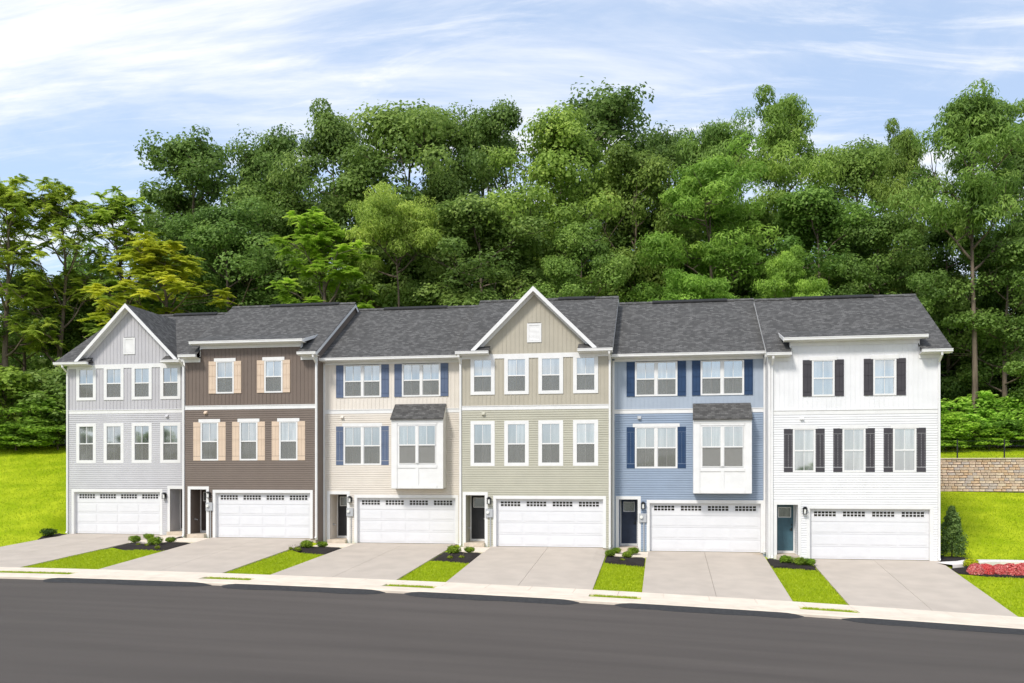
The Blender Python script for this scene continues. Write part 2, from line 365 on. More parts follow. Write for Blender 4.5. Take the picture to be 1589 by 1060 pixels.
def battens(b, x0, x1, z0, z1f, holes, pitch=.19, bw=.035, dep=.014, y=0.):
    # flat boards with a raised batten at every joint; z1f(x) gives the top
    n = round((x1-x0)/pitch); p = (x1-x0)/n; xs = []
    for i in range(n):
        a = x0+i*p; xs += [(a, a+p-bw, 0), (a+p-bw, a+p, 1)]
    for (a, c, up) in xs:
        mid = (a+c)/2; segs = [(z0, None)]
        hs = sorted([(d, e) for (l, r, d, e) in holes if l < mid < r]); cur = z0; segs = []
        for (d, e) in hs:
            if d > cur: segs.append((cur, d, d))
            cur = max(cur, e)
        ta, tc = z1f(a), z1f(c)
        if min(ta, tc) > cur-.2: segs.append((cur, max(cur, ta), max(cur, tc)))
        for (lo, ha, hc) in segs:
            yy = y-dep*up; k = len(b.v)
            b.v += [(a, yy, lo), (c, yy, lo), (c, yy, hc), (a, yy, ha)]; b.f.append((k, k+1, k+2, k+3))
            if up:
                b.v += [(a, y, lo), (a, y, ha), (c, y, lo), (c, y, hc)]
                b.f += [(k+4, k, k+3, k+5), (k+1, k+6, k+7, k+2)]
def frame(b, x0, x1, z0, z1, wl, wr, wb, wt, y0, y1):
    if wl: b.box(x0, x0+wl, y0, y1, z0, z1)
    if wr: b.box(x1-wr, x1, y0, y1, z0, z1)
    if wb: b.box(x0+wl, x1-wr, y0, y1, z0, z0+wb)
    if wt: b.box(x0+wl, x1-wr, y0, y1, z1-wt, z1)
def sash_unit(b, xc, z0, gw, gh):                     # one double-hung unit: rails, stiles and glazing bars in front of the glass
    x0, x1, z1 = xc-gw/2, xc+gw/2, z0+gh; zm_ = z0+gh*.49
    frame(b, x0-.03, x1+.03, zm_-.028, z1+.03, .03, .03, .056, .03, -.016, .03)
    frame(b, x0-.03, x1+.03, z0-.03, zm_+.018, .03, .03, .03, .036, .004, .05)
    b.box(xc-.011, xc+.011, -.010, .02, zm_+.028, z1); b.box(xc-.009, xc+.009, .012, .04, z0, zm_-.018)
    return zm_
def panes(par, xc, z0, gw, gh, zm_, scr=True):
    for (a, c) in ((xc-gw/2, xc-.006), (xc+.006, xc+gw/2)):
        MB().box(a-.01, c+.0, .012, .018, zm_+.02, z0+gh+.01).build('pane', PANE, par)
        MB().box(a-.01, c+.0, .032, .038, z0-.01, zm_-.01).build('pane', PANE, par)
    if scr: MB().box(xc-gw/2, xc+gw/2, .0015, .003, z0, zm_-.02).build('insect_screen', SCREEN, par)
def single(par, xc, z0, gh, style, top=None, scr=True):
    b = MB(); gw = .76; z1 = z0+gh
    if style == 'wide':
        zt = top if top else z1+.165
        frame(b, xc-.55, xc+.55, z0-.15, zt, .165, .165, .145, zt-z1-.005, -.034, .0)
        hole = (xc-.5, xc+.5, z0-.1, zt-.05)
    else:
        frame(b, xc-.455, xc+.455, z0-.075, z1+.04, .07, .07, .07, .035, -.034, .0)
        b.box(xc-.55, xc+.55, -.045, 0, z1+.042, z1+.20); hole = (xc-.42, xc+.42, z0-.04, z1+.1)
    b.box(xc-gw/2-.03, xc+gw/2+.03, .051, .06, z0-.05, z1+.05)
    zm_ = sash_unit(b, xc, z0, gw, gh); w_ = b.build('window', TRIM, par); panes(w_, xc, z0, gw, gh, zm_, scr); return hole
def double(par, xc, z0, gh, header=True, casing=True, y=0., hw=1.0):
    b = MB(); z1 = z0+gh; gw = .76; o = .462
    if casing: frame(b, xc-.925, xc+.925, z0-.075, z1+.045, .07, .07, .07, .04, -.034, 0)
    b.box(xc-.055, xc+.055, -.030, .0, z0-.004, z1+.004)
    if header: b.box(xc-hw, xc+hw, -.045, 0, z1+.047, z1+.20)
    b.box(xc-.9, xc+.9, .051, .06, z0-.05, z1+.05)
    zms = [sash_unit(b, xc+s*o, z0, gw, gh) for s in (-1, 1)]
    w_ = b.build('window', TRIM, par, loc=(0, y, 0))
    for s, zm_ in zip((-1, 1), zms): panes(w_, xc+s*o, z0, gw, gh, zm_)
    return (xc-.89, xc+.89, z0-.04, z1+.1)
def shutter(par, xc, z0, z1, m):
    b = MB(); w2 = .182; h = z1-z0
    b.box(xc-w2, xc+w2, -.018, -.001, z0, z1)
    cuts = [z0, z0+.10*h+.02, z0+.535*h, z1-.125*h, z1]
    for i in range(4):
        a, c = cuts[i]+(.008 if i else 0), cuts[i+1]-(.008 if i < 3 else 0)
        if i in (1, 2):
            for (p, r) in ((xc-w2, xc-w2+.035), (xc-w2+.041, xc-.004), (xc+.004, xc+w2-.041), (xc+w2-.035, xc+w2)): b.box(p, r, -.034, -.0175, a, c)
        else: b.box(xc-w2, xc+w2, -.037, -.0175, a, c)
    return b.build('shutter', m, par)
def garage(par, xc):
    b = MB(); hw, H = 2.385, 2.13
    frame(b, xc-2.51, xc+2.51, -.0, H+.14, .118, .118, 0, .135, -.036, .0)
    b.box(xc-2.392, xc-2.375, -.03, .16, 0, H+.004); b.box(xc+2.375, xc+2.392, -.03, .16, 0, H+.004); b.box(xc-2.39, xc+2.39, -.03, .16, H-.012, H+.005)
    b.build('garage_trim', TRIM, par)
    door = MB().box(xc-2.374, xc+2.374, .175, .19, .004, H-.014).build('garage_door', DOORW, par)
    sh = (H-.03)/4
    for k in range(4):
        z0 = .012+k*sh; z1 = z0+sh-.007; s = MB(); x0, x1 = xc-2.372, xc+2.372; py = .125
        if k < 3:
            s.box(x0, x1, py+.012, .174, z0, z1)
            ed = [x0]; pw = 1.06; gap = (4.744-4*pw)/5
            for q in range(4):
                a = x0+gap+q*(pw+gap)
                s.prism([(a, z0+.07), (a+pw, z0+.07), (a+pw, z1-.07), (a, z1-.07)], 'y', py+.004, py+.0125)
                s.prism([(a+.035, z0+.1), (a+pw-.035, z0+.1), (a+pw-.035, z1-.1), (a+.035, z1-.1)], 'y', py-.001, py+.0042)
        else:
            zb, zt = 1.775, 2.035; xs = [x0]
            s.box(x0, x1, py+.004, .174, z0, zb); s.box(x0, x1, py+.004, .174, zt, z1)
            cs = [xc+(q-1.5)*1.165 for q in range(4)]; e = x0
            for c in cs: s.box(e, c-.47, py+.004, .174, zb, zt); e = c+.47
            s.box(e, x1, py+.004, .174, zb, zt)
            for c in cs:
                wv = MB(); frame(wv, c-.47, c+.47, zb, zt, .03, .03, .025, .025, py-.006, py+.03)
                for q in range(1, 6): x = c-.44+.88*q/6; wv.box(x-.014, x+.014, py-.002, py+.028, zb+.025, zt-.025)
                zc_ = (zb+zt)/2; e_ = c-.44
                for q in range(6):
                    xa = c-.44+.88*q/6+(.014 if q else 0); xb = c-.44+.88*(q+1)/6-(.014 if q < 5 else 0)
                    wv.box(xa, xb, py-.002, py+.028, zc_-.012, zc_+.012)
                wv.build('window', DOORW, door); MB().box(c-.469, c+.469, py+.031, py+.036, zb+.001, zt-.001).build('pane', GPANE, door)
        s.build('section', DOORW, door)
    return (xc-2.45, xc+2.45, -.3, H+.08)
def lamp(par, xc, z):
    l = MB(); l.box(xc-.055, xc+.055, -.03, -.013, z-.1, z+.13); l.box(xc-.018, xc+.018, -.16, -.03, z+.12, z+.145)
    for (a, c) in ((-1, -1), (1, -1), (-1, 1), (1, 1)): l.box(xc+a*.075-.009, xc+a*.075+.009, -.13+c*.065-.009, -.13+c*.065+.009, z-.13, z+.1)
    l.box(xc-.09, xc+.09, -.21, -.05, z-.15, z-.13); l.box(xc-.095, xc+.095, -.215, -.045, z+.1, z+.118)
    l.prism([(xc-.08, z+.118), (xc+.08, z+.118), (xc+.03, z+.16), (xc-.03, z+.16)], 'y', -.19, -.07)
    o = l.build('wall_lamp', BLACK, par); MB().tube([(xc, -.13, z-.129), (xc, -.13, z+.06)], [.05, .045], 10).build('glass', GLASSD, o)
def meter(par, xc, z):
    b = MB().box(xc-.16, xc+.16, -.10, -.013, z, z+.39); b.tube([(xc+.05, -.045, z), (xc+.05, -.045, -.02)], .028, 8)
    o = b.build('meter_box', GREYM, par); MB().tube([(xc-.06, -.10, z+.23), (xc-.06, -.165, z+.23)], [.075, .068], 14).build('dial', GLASSD, o)
def hood(par, xc, z, m):
    MB().box(xc-.085, xc+.085, -.035, -.013, z-.08, z+.08).prism([(-.035, z+.07), (-.035, z-.05), (-.13, z-.05), (-.12, z-.0)], 'x', xc-.07, xc+.07).build('vent_hood', m, par)
def entry(par, x0, x1, sid, dcol, wallm, hinge=1):
    zb, zt, dp = .17, 2.29, .9; b = MB()
    frame(b, x0-.135, x1+.135, -.02, zt+.14, .135, .135, 0, .14, -.036, .0)
    b.build('entry_trim', TRIM, par)
    r = MB(); sidewall = MB()
    for x, s in ((x0, 1), (x1, -1)):                     # lapped siding on the two cheeks of the recess
        z = zb
        while z < zt-.001:
            t_ = min(zt, z+.1016); k = len(r.v)
            r.v += [(x+s*.02, .0, z), (x+s*.02, dp, z), (x, dp, t_), (x, .0, t_), (x, 0, z), (x, dp, z)]; r.f += [(k, k+1, k+2, k+3), (k+4, k+5, k+1, k)]; z = t_
    r.box(x0, x1, .0, dp, zt, zt+.02); r.box(x0-.05, x1+.05, dp+.09, dp+.12, zb, zt)
    tag(r.build('recess_siding', wallm, par, fix=False), kind='stuff')
    MB().box(x0-.02, x1+.02, -.30, dp+.05, -.12, zb-.004).build('step', STEP, par)
    c = MB(); frame(c, x0+.014, x1-.014, zb, zt-.002, .05, .05, .10, .035, dp-.03, dp+.05); c.build('door_frame', TRIM, par)
    a, e = x0+.066, x1-.066; d = MB(); z0, z1 = zb+.102, zt-.04; H = z1-z0; py = dp+.012
    lz0, lz1 = z0+H*.735, z1-.11
    d.box(a, e, py, py+.04, z0, lz0); d.box(a, e, py, py+.04, lz1, z1); d.box(a, a+.11, py, py+.04, lz0, lz1); d.box(e-.11, e, py, py+.04, lz0, lz1)
    n = 3; pw = (e-a-.2)/n
    for q in range(n): d.box(a+.1+q*pw+.006, a+.1+(q+1)*pw-.006, py-.008, py, z0+.14, lz0-.13)
    do = d.build('door', dcol, par)
    fr = MB(); frame(fr, a+.09, e-.09, lz0-.02, lz1+.02, .035, .035, .035, .035, py-.014, py-.001); fr.build('window_frame', TRIM, do)
    MB().box(a+.11, e-.11, py+.012, py+.02, lz0, lz1).build('pane', DPANE, do)
    hx = e-.07 if hinge > 0 else a+.07
    MB().tube([(hx, py, z0+.92), (hx, py-.055, z0+.92), (hx-.09*hinge, py-.06, z0+.92)], .014, 8).box(hx-.028, hx+.028, py-.012, py, z0+.86, z0+1.0).tube([(hx, py, z0+1.12), (hx, py-.03, z0+1.12)], .03, 10).build('handle', BLACK if dcol.name != 'door_black' else STEEL, do)
    return (x0-.05, x1+.05, -.3, zt+.05)
def bib(par, x, z):
    MB().box(x, x+.03, .3, .42, z-.05, z+.05).tube([(x, .36, z), (x+.1, .36, z), (x+.13, .36, z-.05)], .018, 8).build('hose_tap', STEEL, par)
GUT = [(0, 0), (-.11, 0), (-.125, .02), (-.125, .07), (-.14, .10), (-.14, .125), (0, .125)]
def gutter(par, x0, x1, y, z):                         # K-style gutter; its back at y, bottom at z
    MB().prism([(y+p[0], z+p[1]) for p in GUT], 'x', x0, x1).build('gutter', TRIM, par)
def downspout(par, x, ytop, ztop, zbot=.02):
    pts = [(x, ytop, ztop), (x, ytop+.02, ztop-.12), (x, -.055, ztop-.36), (x, -.055, zbot+.1), (x, -.13, zbot+.02)]
    b = MB()
    for p, q in zip(pts[:-1], pts[1:]):
        d = .036
        b.add([(p[0]-.04, p[1]-d, p[2]), (p[0]+.04, p[1]-d, p[2]), (p[0]+.04, p[1]+d, p[2]), (p[0]-.04, p[1]+d, p[2]), (q[0]-.04, q[1]-d, q[2]), (q[0]+.04, q[1]-d, q[2]), (q[0]+.04, q[1]+d, q[2]), (q[0]-.04, q[1]+d, q[2])],
              [(0,3,2,1),(4,5,6,7),(0,1,5,4),(1,2,6,5),(2,3,7,6),(3,0,4,7)])
    b.build('downspout', TRIM, par)
PLATE, EZ, PITCH, RDG, OH = 8.57, 8.705, .600, 5.0, .40   # wall plate, top of eave edge, roof pitch, ridge distance, overhang
def roof_z(y): return EZ + PITCH*(y+OH)
def house(i, label, lapc, batc, sides, style):
    xl, xr = HX[i]; v = HV[i]; z = HF[i]; xo = (xl+xr)/2
    par = empty('townhouse', (xo, v, z)); tag(par, label, 'townhouse', 'row of attached townhouses')
    L, Rr = xl-xo, xr-xo
    lapm = mat('lap_%d' % i, lapc, .55, .035, 1.3, 0); batm = mat('batten_%d' % i, batc, .55, .035, 1.3, 0)
    return par, L, Rr, xo, lapm, batm
def shell(i, par, L, Rr, lapm, ext):
    # side and rear walls under the roof, set in from the front siding, with the gable triangles of the main roof
    D = 2*RDG; b = MB(); q = .03
    top = lambda y: roof_z(y)-.14 if y <= RDG else roof_z(2*RDG-y)-.14
    for x, s in ((L, 1), (Rr, -1)):
        zc = -.1
        while zc < top(RDG)-.02:
            zt = min(zc+.1016, top(RDG)-.02)
            ya = .001 if zc < top(0) else (zc-EZ+.14)/PITCH-OH
            yb = D-ya
            xo_ = x-s*.012; k = len(b.v)
            if yb-ya > .05: b.v += [(xo_, ya, zc), (xo_, yb, zc), (x, yb, zt), (x, ya, zt), (x, ya, zc), (x, yb, zc)]; b.f += [(k, k+1, k+2, k+3), (k+4, k+5, k+1, k)]
            zc = zt
        b.prism([(.002, -.6), (D, -.6), (D, top(D)), (RDG, top(RDG)), (.002, top(0))], 'x', min(x, x+s*.1), max(x, x+s*.1))
    b.box(L+.1, Rr-.1, D-.1, D, -.6, top(D))
    tag(b.build('side_siding', lapm, par), kind='stuff')
    MB().box(L+.01, Rr-.01, .016, .12, -.6, -.004).build('foundation', STEP, par)
def main_roof(i, par, L, Rr, front):
    # front: stretches of x where the eave overhangs the facade at the usual height
    b = MB(); th = .035; ol, orr = [(.42, .02), (.0, .10), (.02, .02), (.10, .10), (.02, .0), (.10, .36)][i]
    x0, x1 = L-ol, Rr+orr; D = 2*RDG; zr = roof_z(RDG)
    b.slab([(x0, .03, roof_z(.03)), (x1, .03, roof_z(.03)), (x1, RDG, zr), (x0, RDG, zr)], th)
    b.slab([(x1, D+OH, EZ), (x0, D+OH, EZ), (x0, RDG+.001, zr), (x1, RDG+.001, zr)], th)
    for (a, c) in front:
        b.slab([(a, -OH, EZ), (c, -OH, EZ), (c, .0295, roof_z(.0295)), (a, .0295, roof_z(.0295))], th)
    rf = b.build('roof', SHX, par)
    MB().prism([(RDG-.16, zr-.05), (RDG-.15, zr-.075), (RDG, zr+.045), (RDG+.15, zr-.075), (RDG+.16, zr-.05), (RDG, zr+.065)], 'x', x0+.01, x1-.01).build('ridge_cap', SHX, rf)
    va, vb = [(-.6, 2.0), (-1.2, 2.6), (-2.0, 1.4), (.5, 2.3), (-1.6, 2.0), (-1.8, 1.9)][i]
    MB().prism([(RDG-.2, zr-.07), (RDG, zr+.06), (RDG+.2, zr-.07), (RDG+.2, zr-.02), (RDG, zr+.105), (RDG-.2, zr-.02)], 'x', va, vb).build('ridge_vent', VENTD, rf)
    # rake boards on open gable ends, soffit and fascia at the eaves
    for x, s in ((x0, -1), (x1, 1)):
        for (ya, yb) in ((-OH, RDG), (D+OH, RDG)):
            za, zb_ = EZ, zr
            if ya < RDG and not any(abs(x-q) < .05 for st in front for q in st): ya, za = 0., roof_z(0)
            xa, xb = (x+.004, x+.026) if s < 0 else (x-.026, x-.004)
            MB().prism([(ya, za-.21), (yb, zb_-.21), (yb, zb_-.036), (ya, za-.036)], 'x', xa, xb).build('rake_board', TRIM, par)
    for (a, c) in front:
        s = MB(); s.box(a, c, -OH-.0, -OH+.02, EZ-.17, EZ-.015); s.box(a, c, -OH+.0195, -.03, EZ-.17, EZ-.155); s.build('soffit', TRIM, par)
    for (a, c) in front: gutter(par, a-.0, c+.0, -OH-.001, EZ-.155)
    return rf
def gable(par, xc, hw, base, apex, batm, L, Rr):
    # a front gable whose ridge runs back into the main roof
    oh = .36; sl = (apex-base)/hw; th = .10
    def back(z): return (z-EZ)/PITCH-OH
    b = MB()
    for s in (-1, 1):
        p = [(xc, -oh, apex), (xc, back(apex)+.1, apex), (xc+s*hw, back(base)+.1, base), (xc+s*hw, -oh, base)]
        if s > 0: p = p[::-1]
        b.slab(p, th)
    b.build('gable_roof', SHY, par)
    for s in (-1, 1):
        r = MB()
        for (y0, y1, d0, d1) in ((-oh-.03, -oh-.001, -.012, .20), (-oh-.002, -.034, .105, .125)):
            q = [(xc, apex-d0), (xc, apex-d1), (xc+s*hw, base-d1), (xc+s*hw, base-d0)]
            r.prism(q, 'y', y0, y1)
        q = [(xc, apex-.126), (xc, apex-.30), (xc+s*(hw-.1), base-.30+.1*sl), (xc+s*(hw-.1), base-.126+.1*sl)]; r.prism(q, 'y', -.036, -.0145)
        r.build('rake_board', TRIM, par)
    for s, e in ((-1, L-.12), (1, Rr+.06)):                # little shingled returns at the foot of the rakes
        a = xc+s*(hw-.82); lo, hi = min(a, e), max(a, e)
        rt = MB(); y0 = -OH+.01
        ins = xc+s*(hw-.82); out = xc+s*(hw-.25)
        rt.add([(ins, y0, EZ-.02), (out, y0, EZ-.02), (out, -.0, EZ-.02), (ins, -.0, EZ-.02), (ins+s*.16, -.002, EZ+.2), (out, -.002, EZ+.2)], [(0,1,5,4), (0,4,3), (1,2,5), (3,4,5,2), (0,3,2,1)]); rt.build('eave_return', SHX, par)
    g_ = MB(); battens(g_, xc-hw+.0, xc+hw-.0, base-.16, lambda x: max(base-.16, apex-.12-sl*abs(x-xc)), [(xc-.3, xc+.3, base+.40, base+1.2)])
    tag(g_.build('batten_siding', batm, par), kind='stuff')
    vb = MB(); z0 = base+.33; frame(vb, xc-.32, xc+.32, z0, z0+.84, .085, .085, .085, .085, -.036, .0); vb.box(xc-.236, xc+.236, -.012, 0, z0+.086, z0+.754)
    q = z0+.10
    while q < z0+.72: vb.prism([(-.026, q), (-.013, q+.045), (-.011, q+.045), (-.011, q)], 'x', xc-.234, xc+.234); q += .055
    vb.build('gable_vent', TRIM, par)
def raised(par, x0, x1, lapm, batm, L, Rr, gx0, gx1):
    ze, p2 = 9.315, .285; oh = .36
    ym = (ze+p2*oh - (EZ+PITCH*OH))/(PITCH-p2); b = MB(); zf = ze+p2*oh
    b.slab([(gx0, -oh, ze), (gx1, -oh, ze), (gx1, ym+.04, zf+p2*(ym+.04)), (gx0, ym+.04, zf+p2*(ym+.04))], .09)
    b.build('shed_roof', SHX, par)
    for (a, c) in ((gx0-.022, gx0), (gx1, gx1+.022)):
        MB().prism([(-oh, ze-.17), (ym-.25, zf+p2*(ym-.25)-.16), (ym-.02, zf+p2*(ym-.02)-.03), (-oh, ze-.006)], 'x', a, c).build('rake_board', TRIM, par)
    r = MB(); r.box(gx0, gx1, -oh, -oh+.02, ze-.165, ze-.012); r.box(gx0, gx1, -oh+.0195, -.03, ze-.165, ze-.15); r.build('soffit', TRIM, par)
    MB().box(x0-.001, x1+.001, -.034, -.014, ze-.33, ze-.166).build('frieze_board', TRIM, par)
    for (a, c) in ((x0-.025, x0-.001), (x1+.001, x1+.025)): MB().prism([(-.033, roof_z(0)-.33), (.16, roof_z(0)+.02), (.16, ze-.1), (-.033, ze-.15)], 'x', a, c).build('corner_board', TRIM, par)
    gutter(par, gx0-.0, gx1, -oh-.001, ze-.15)
    for a in (x0, x1): MB().prism([(.0, roof_z(0)-.1), (ym, roof_z(ym)-.05), (.0, ze-.08)], 'x', min(a, a+(.05 if a == x0 else -.05)), max(a, a+(.05 if a == x0 else -.05))).build('cheek', batm, par)
    return ze-.165
def trims(par, L, Rr, zt, band=True, frieze=None, m=None):
    m = m or TRIM
    for (a, c) in ((L, L+.095), (Rr-.095, Rr)):
        MB().box(a, c, -.03, .0005, -.05, zt).box(a if a == L else Rr-.002, a+.002 if a == L else Rr, .0006, .095, -.05, zt).build('corner_board', m, par)
    if band: MB().box(L+.096, Rr-.096, -.034, .0, 6.09, 6.27).box(L+.096, Rr-.096, -.055, -.0342, 6.255, 6.285).build('band_board', m, par)
    if frieze: MB().box(L+.096, Rr-.096, -.031, .0, frieze[0], frieze[1]).build('frieze_board', m, par)
def skin(par, L, Rr, holes, lapm, batm, ztop, topf=None):
    b = MB(); sided(b, L+.09, Rr-.09, -.02, 6.10, holes); tag(b.build('lap_siding', lapm, par, fix=False), kind='stuff')
    b = MB(); battens(b, L+.09, Rr-.09, 6.26, topf or (lambda x: ztop), holes); tag(b.build('batten_siding', batm, par, fix=False), kind='stuff')
W2, W3 = 3.74, 6.925                                   # sill heights of the two upper storeys
DK = mat('door_black', (.028, .027, .029), .4, .1, 5); DN = mat('door_navy', (.030, .042, .075), .4, .1, 5); DT = mat('door_teal', (.060, .130, .165), .4, .08, 5)
DB = mat('door_brown', (.06, .045, .04), .45, .1, 5)

# --- grey house with gable
p, L, Rr, xo, lm, bm_ = house(0, 'light grey townhouse with a front gable, leftmost of the row', (.53, .525, .54), (.48, .47, .485), None, 'gable')
h = []
for c in (-28.92, -27.385, -25.84, -24.28):
    h.append(single(p, c-xo, W3, 1.40, 'wide', 8.40)); h.append(single(p, c-xo, W2, 1.70, 'wide'))
h.append(garage(p, -27.22-xo)); h.append(entry(p, -24.30-xo, -23.35-xo, None, DB, lm, -1))
skin(p, L, Rr, h, lm, bm_, 8.45); trims(p, L, Rr, 8.45, True, (8.38, 8.575)); shell(0, p, L, Rr, lm, True)
main_roof(0, p, L, Rr, [(L-.42, -28.55-xo), (-24.55-xo, Rr-.03)]); gable(p, -26.53-xo, 2.80, EZ+.03, 11.55, bm_, L, Rr)
downspout(p, L+.05, -.46, EZ-.16); lamp(p, -24.56-xo, 1.95); hood(p, -24.45-xo, 5.93, lm)
# --- brown house
p, L, Rr, xo, lm, bm_ = house(1, 'brown townhouse with tan shutters and a raised eave', (.180, .143, .118), (.165, .128, .104), None, 'raised')
TAN = mat('tan_shutter', (.64, .50, .375), .55, .04, 3); h = []
for c in (-20.55, -18.10):
    h.append(single(p, c-xo, W3, 1.40, 'narrow')); [shutter(p, c-xo+s*.645, W3-.07, W3+1.46, TAN) for s in (-1, 1)]
for c in (-21.34, -19.35, -17.355):
    h.append(single(p, c-xo, W2, 1.70, 'narrow')); [shutter(p, c-xo+s*.645, W2-.075, W2+1.755, TAN) for s in (-1, 1)]
h.append(garage(p, -18.66-xo)); h.append(entry(p, -22.32-xo, -21.50-xo, None, DB, lm))
zr_ = raised(p, -21.80-xo, -16.74-xo, lm, bm_, L, Rr, -22.15-xo, -16.47-xo)
skin(p, L, Rr, h, lm, bm_, 8.5, lambda x: 9.15 if -21.80-xo < x < -16.74-xo else 8.5)
trims(p, L, Rr, 8.5); shell(1, p, L, Rr, lm, True)
for (a, c) in ((L, -21.80-xo), (-16.74-xo, Rr)): MB().box(a, c, -.036, -.0305, 8.36, 8.56).build('frieze_board', TRIM, p)
main_roof(1, p, L, Rr, [(L, -21.80-xo), (-16.74-xo, Rr+.10)])
downspout(p, L+.04, -.46, EZ-.16); downspout(p, Rr-.05, -.46, EZ-.16); lamp(p, -21.345-xo, 2.03); meter(p, -21.33-xo, 1.28); hood(p, -21.52-xo, 5.95, TAN); bib(p, -22.30-xo, .85)
# --- cream house with bay
def bay(par, xc, m):
    y = -.62; b = MB(); x0, x1, z0, z1 = xc-1.225, xc+1.225, 2.58, 5.80
    b.box(x0, x1, y+.03, -.001, z0+.015, z1-.03)                                  # body
    for (a, c) in ((x0, x0+.27), (x1-.27, x1)): b.box(a, c, y, y+.029, z0, z1-.2)   # corner boards
    b.box(xc-.93, xc+.93, y+.002, y+.028, 5.50, z1-.2); b.box(x0, x1, y-.012, y+.029, z1-.199, z1)
    b.box(xc-.93, xc+.93, y+.002, y+.029, 3.52, 3.66); b.box(xc-.07, xc+.07, y+.004, y+.029, z0+.14, 3.519); b.box(xc-.93, xc+.93, y+.002, y+.029, z0, z0+.139)
    b.box(x0+.02, x1-.02, y+.02, -.001, z0-.02, z0-.001); bo = b.build('bay', TRIM, par)
    MB().slab([(x0-.03, y-.09, 5.80), (x1+.03, y-.09, 5.80), (x1+.0, -.036, 6.50), (x0-.0, -.036, 6.50)], .07).build('bay_roof', SHX, bo)
    for a, c in ((x0, x0+.02), (x1-.02, x1)): MB().prism([(y-.05, 5.775), (-.036, 6.42), (-.036, 5.775)], 'x', a, c).build('bay_cheek', TRIM, bo)
    double(par, xc, W2, 1.70, False, False, y+.0)
def two_bay(i, label, lapc, batc, c1_, c2_, shm, gc, e0, e1, dcol, hw):
    p, L, Rr, xo, lm, bm_ = house(i, label, lapc, batc, None, 'flat'); h = []
    for c in (c1_, c2_):
        h.append(double(p, c-xo, W3, 1.40, False)); [shutter(p, c-xo+s*1.11, W3-.075, W3+1.45, shm) for s in (-1, 1)]
    h.append(double(p, c1_-xo, W2, 1.70, True, hw=hw)); [shutter(p, c1_-xo+s*1.11, W2-.075, W2+1.755, shm) for s in (-1, 1)]
    bay(p, c2_-xo-.03, lm)
    h.append(garage(p, gc-xo)); h.append(entry(p, e0-xo, e1-xo, None, dcol, lm))
    skin(p, L, Rr, h, lm, bm_, 8.45); trims(p, L, Rr, 8.45, True, (8.40, 8.575)); shell(i, p, L, Rr, lm, True)
    main_roof(i, p, L, Rr, [(L-.02, Rr+.0)])
    return p, L, Rr, xo, lm
SLATE = mat('slate_shutter', (.100, .135, .215), .5, .06, 3); NAVY = mat('navy_shutter', (.018, .048, .115), .5, .08, 3); CHAR = mat('charcoal_shutter', (.052, .048, .054), .5, .08, 3)
p, L, Rr, xo, lm = two_bay(2, 'cream townhouse with slate blue shutters and a white bay window', (.68, .625, .55), (.70, .645, .57), -13.965, -11.11, SLATE, -11.85, -15.57, -14.72, DK, .98)
lamp(p, -14.55-xo, 2.05); meter(p, -14.56-xo, 1.26); hood(p, -14.95-xo, 5.93, lm); bib(p, -15.55-xo, .85)
# --- sage house with gable
p, L, Rr, xo, lm, bm_ = house(3, 'sage green townhouse with a front gable, between the cream and blue houses', (.47, .455, .365), (.43, .395, .315), None, 'gable'); h = []
for c in (-7.97, -6.435, -4.905, -3.365):
    h.append(single(p, c-xo, W3, 1.40, 'wide', 8.40)); h.append(single(p, c-xo, W2, 1.70, 'wide'))
h.append(garage(p, -4.98-xo)); h.append(entry(p, -8.74-xo, -7.87-xo, None, DK, lm))
skin(p, L, Rr, h, lm, bm_, 8.45); trims(p, L, Rr, 8.45, True, (8.38, 8.575)); shell(3, p, L, Rr, lm, True)
main_roof(3, p, L, Rr, [(L-.10, -7.62-xo), (-3.68-xo, Rr+.10)]); gable(p, -5.64-xo, 2.78, EZ+.03, 11.47, bm_, L, Rr)
downspout(p, L+.04, -.46, EZ-.16); downspout(p, Rr-.05, -.46, EZ-.16); lamp(p, -7.66-xo, 2.05); meter(p, -7.66-xo, 1.30); hood(p, -7.93-xo, 5.93, lm); bib(p, -8.72-xo, .8)
# --- blue house
p, L, Rr, xo, lm = two_bay(4, 'blue townhouse with navy shutters and a white bay window', (.28, .345, .44), (.36, .415, .485), -.318, 2.53, NAVY, 1.78, -1.95, -1.12, DN, 1.02)
lamp(p, -.88-xo, 2.03); meter(p, -.90-xo, 1.28); hood(p, -1.05-xo, 5.90, GREYM); downspout(p, Rr-.05, -.46, EZ-.16)
# --- white house
p, L, Rr, xo, lm, bm_ = house(5, 'white townhouse with charcoal shutters, rightmost of the row', (.76, .76, .76), (.75, .75, .75), None, 'raised'); h = []
for c in (6.62, 9.07):
    h.append(single(p, c-xo, W3, 1.40, 'narrow', scr=False)); [shutter(p, c-xo+s*.645, W3-.07, W3+1.46, CHAR) for s in (-1, 1)]
for c in (5.85, 7.85, 9.85):
    h.append(single(p, c-xo, W2, 1.70, 'narrow', scr=False)); [shutter(p, c-xo+s*.645, W2-.075, W2+1.755, CHAR) for s in (-1, 1)]
h.append(garage(p, 8.46-xo)); h.append(entry(p, 4.74-xo, 5.60-xo, None, DT, lm))
zr_ = raised(p, 5.29-xo, 10.41-xo, lm, bm_, L, Rr, 4.99-xo, 10.66-xo)
skin(p, L, Rr, h, lm, bm_, 8.5, lambda x: 9.15 if 5.29-xo < x < 10.41-xo else 8.5)
trims(p, L, Rr, 8.5); shell(5, p, L, Rr, lm, True)
for (a, c) in ((L, 5.29-xo), (10.41-xo, Rr)): MB().box(a, c, -.036, -.0305, 8.36, 8.56).build('frieze_board', TRIM, p)
main_roof(5, p, L, Rr, [(L-.10, 5.29-xo), (10.41-xo, Rr+.36)])
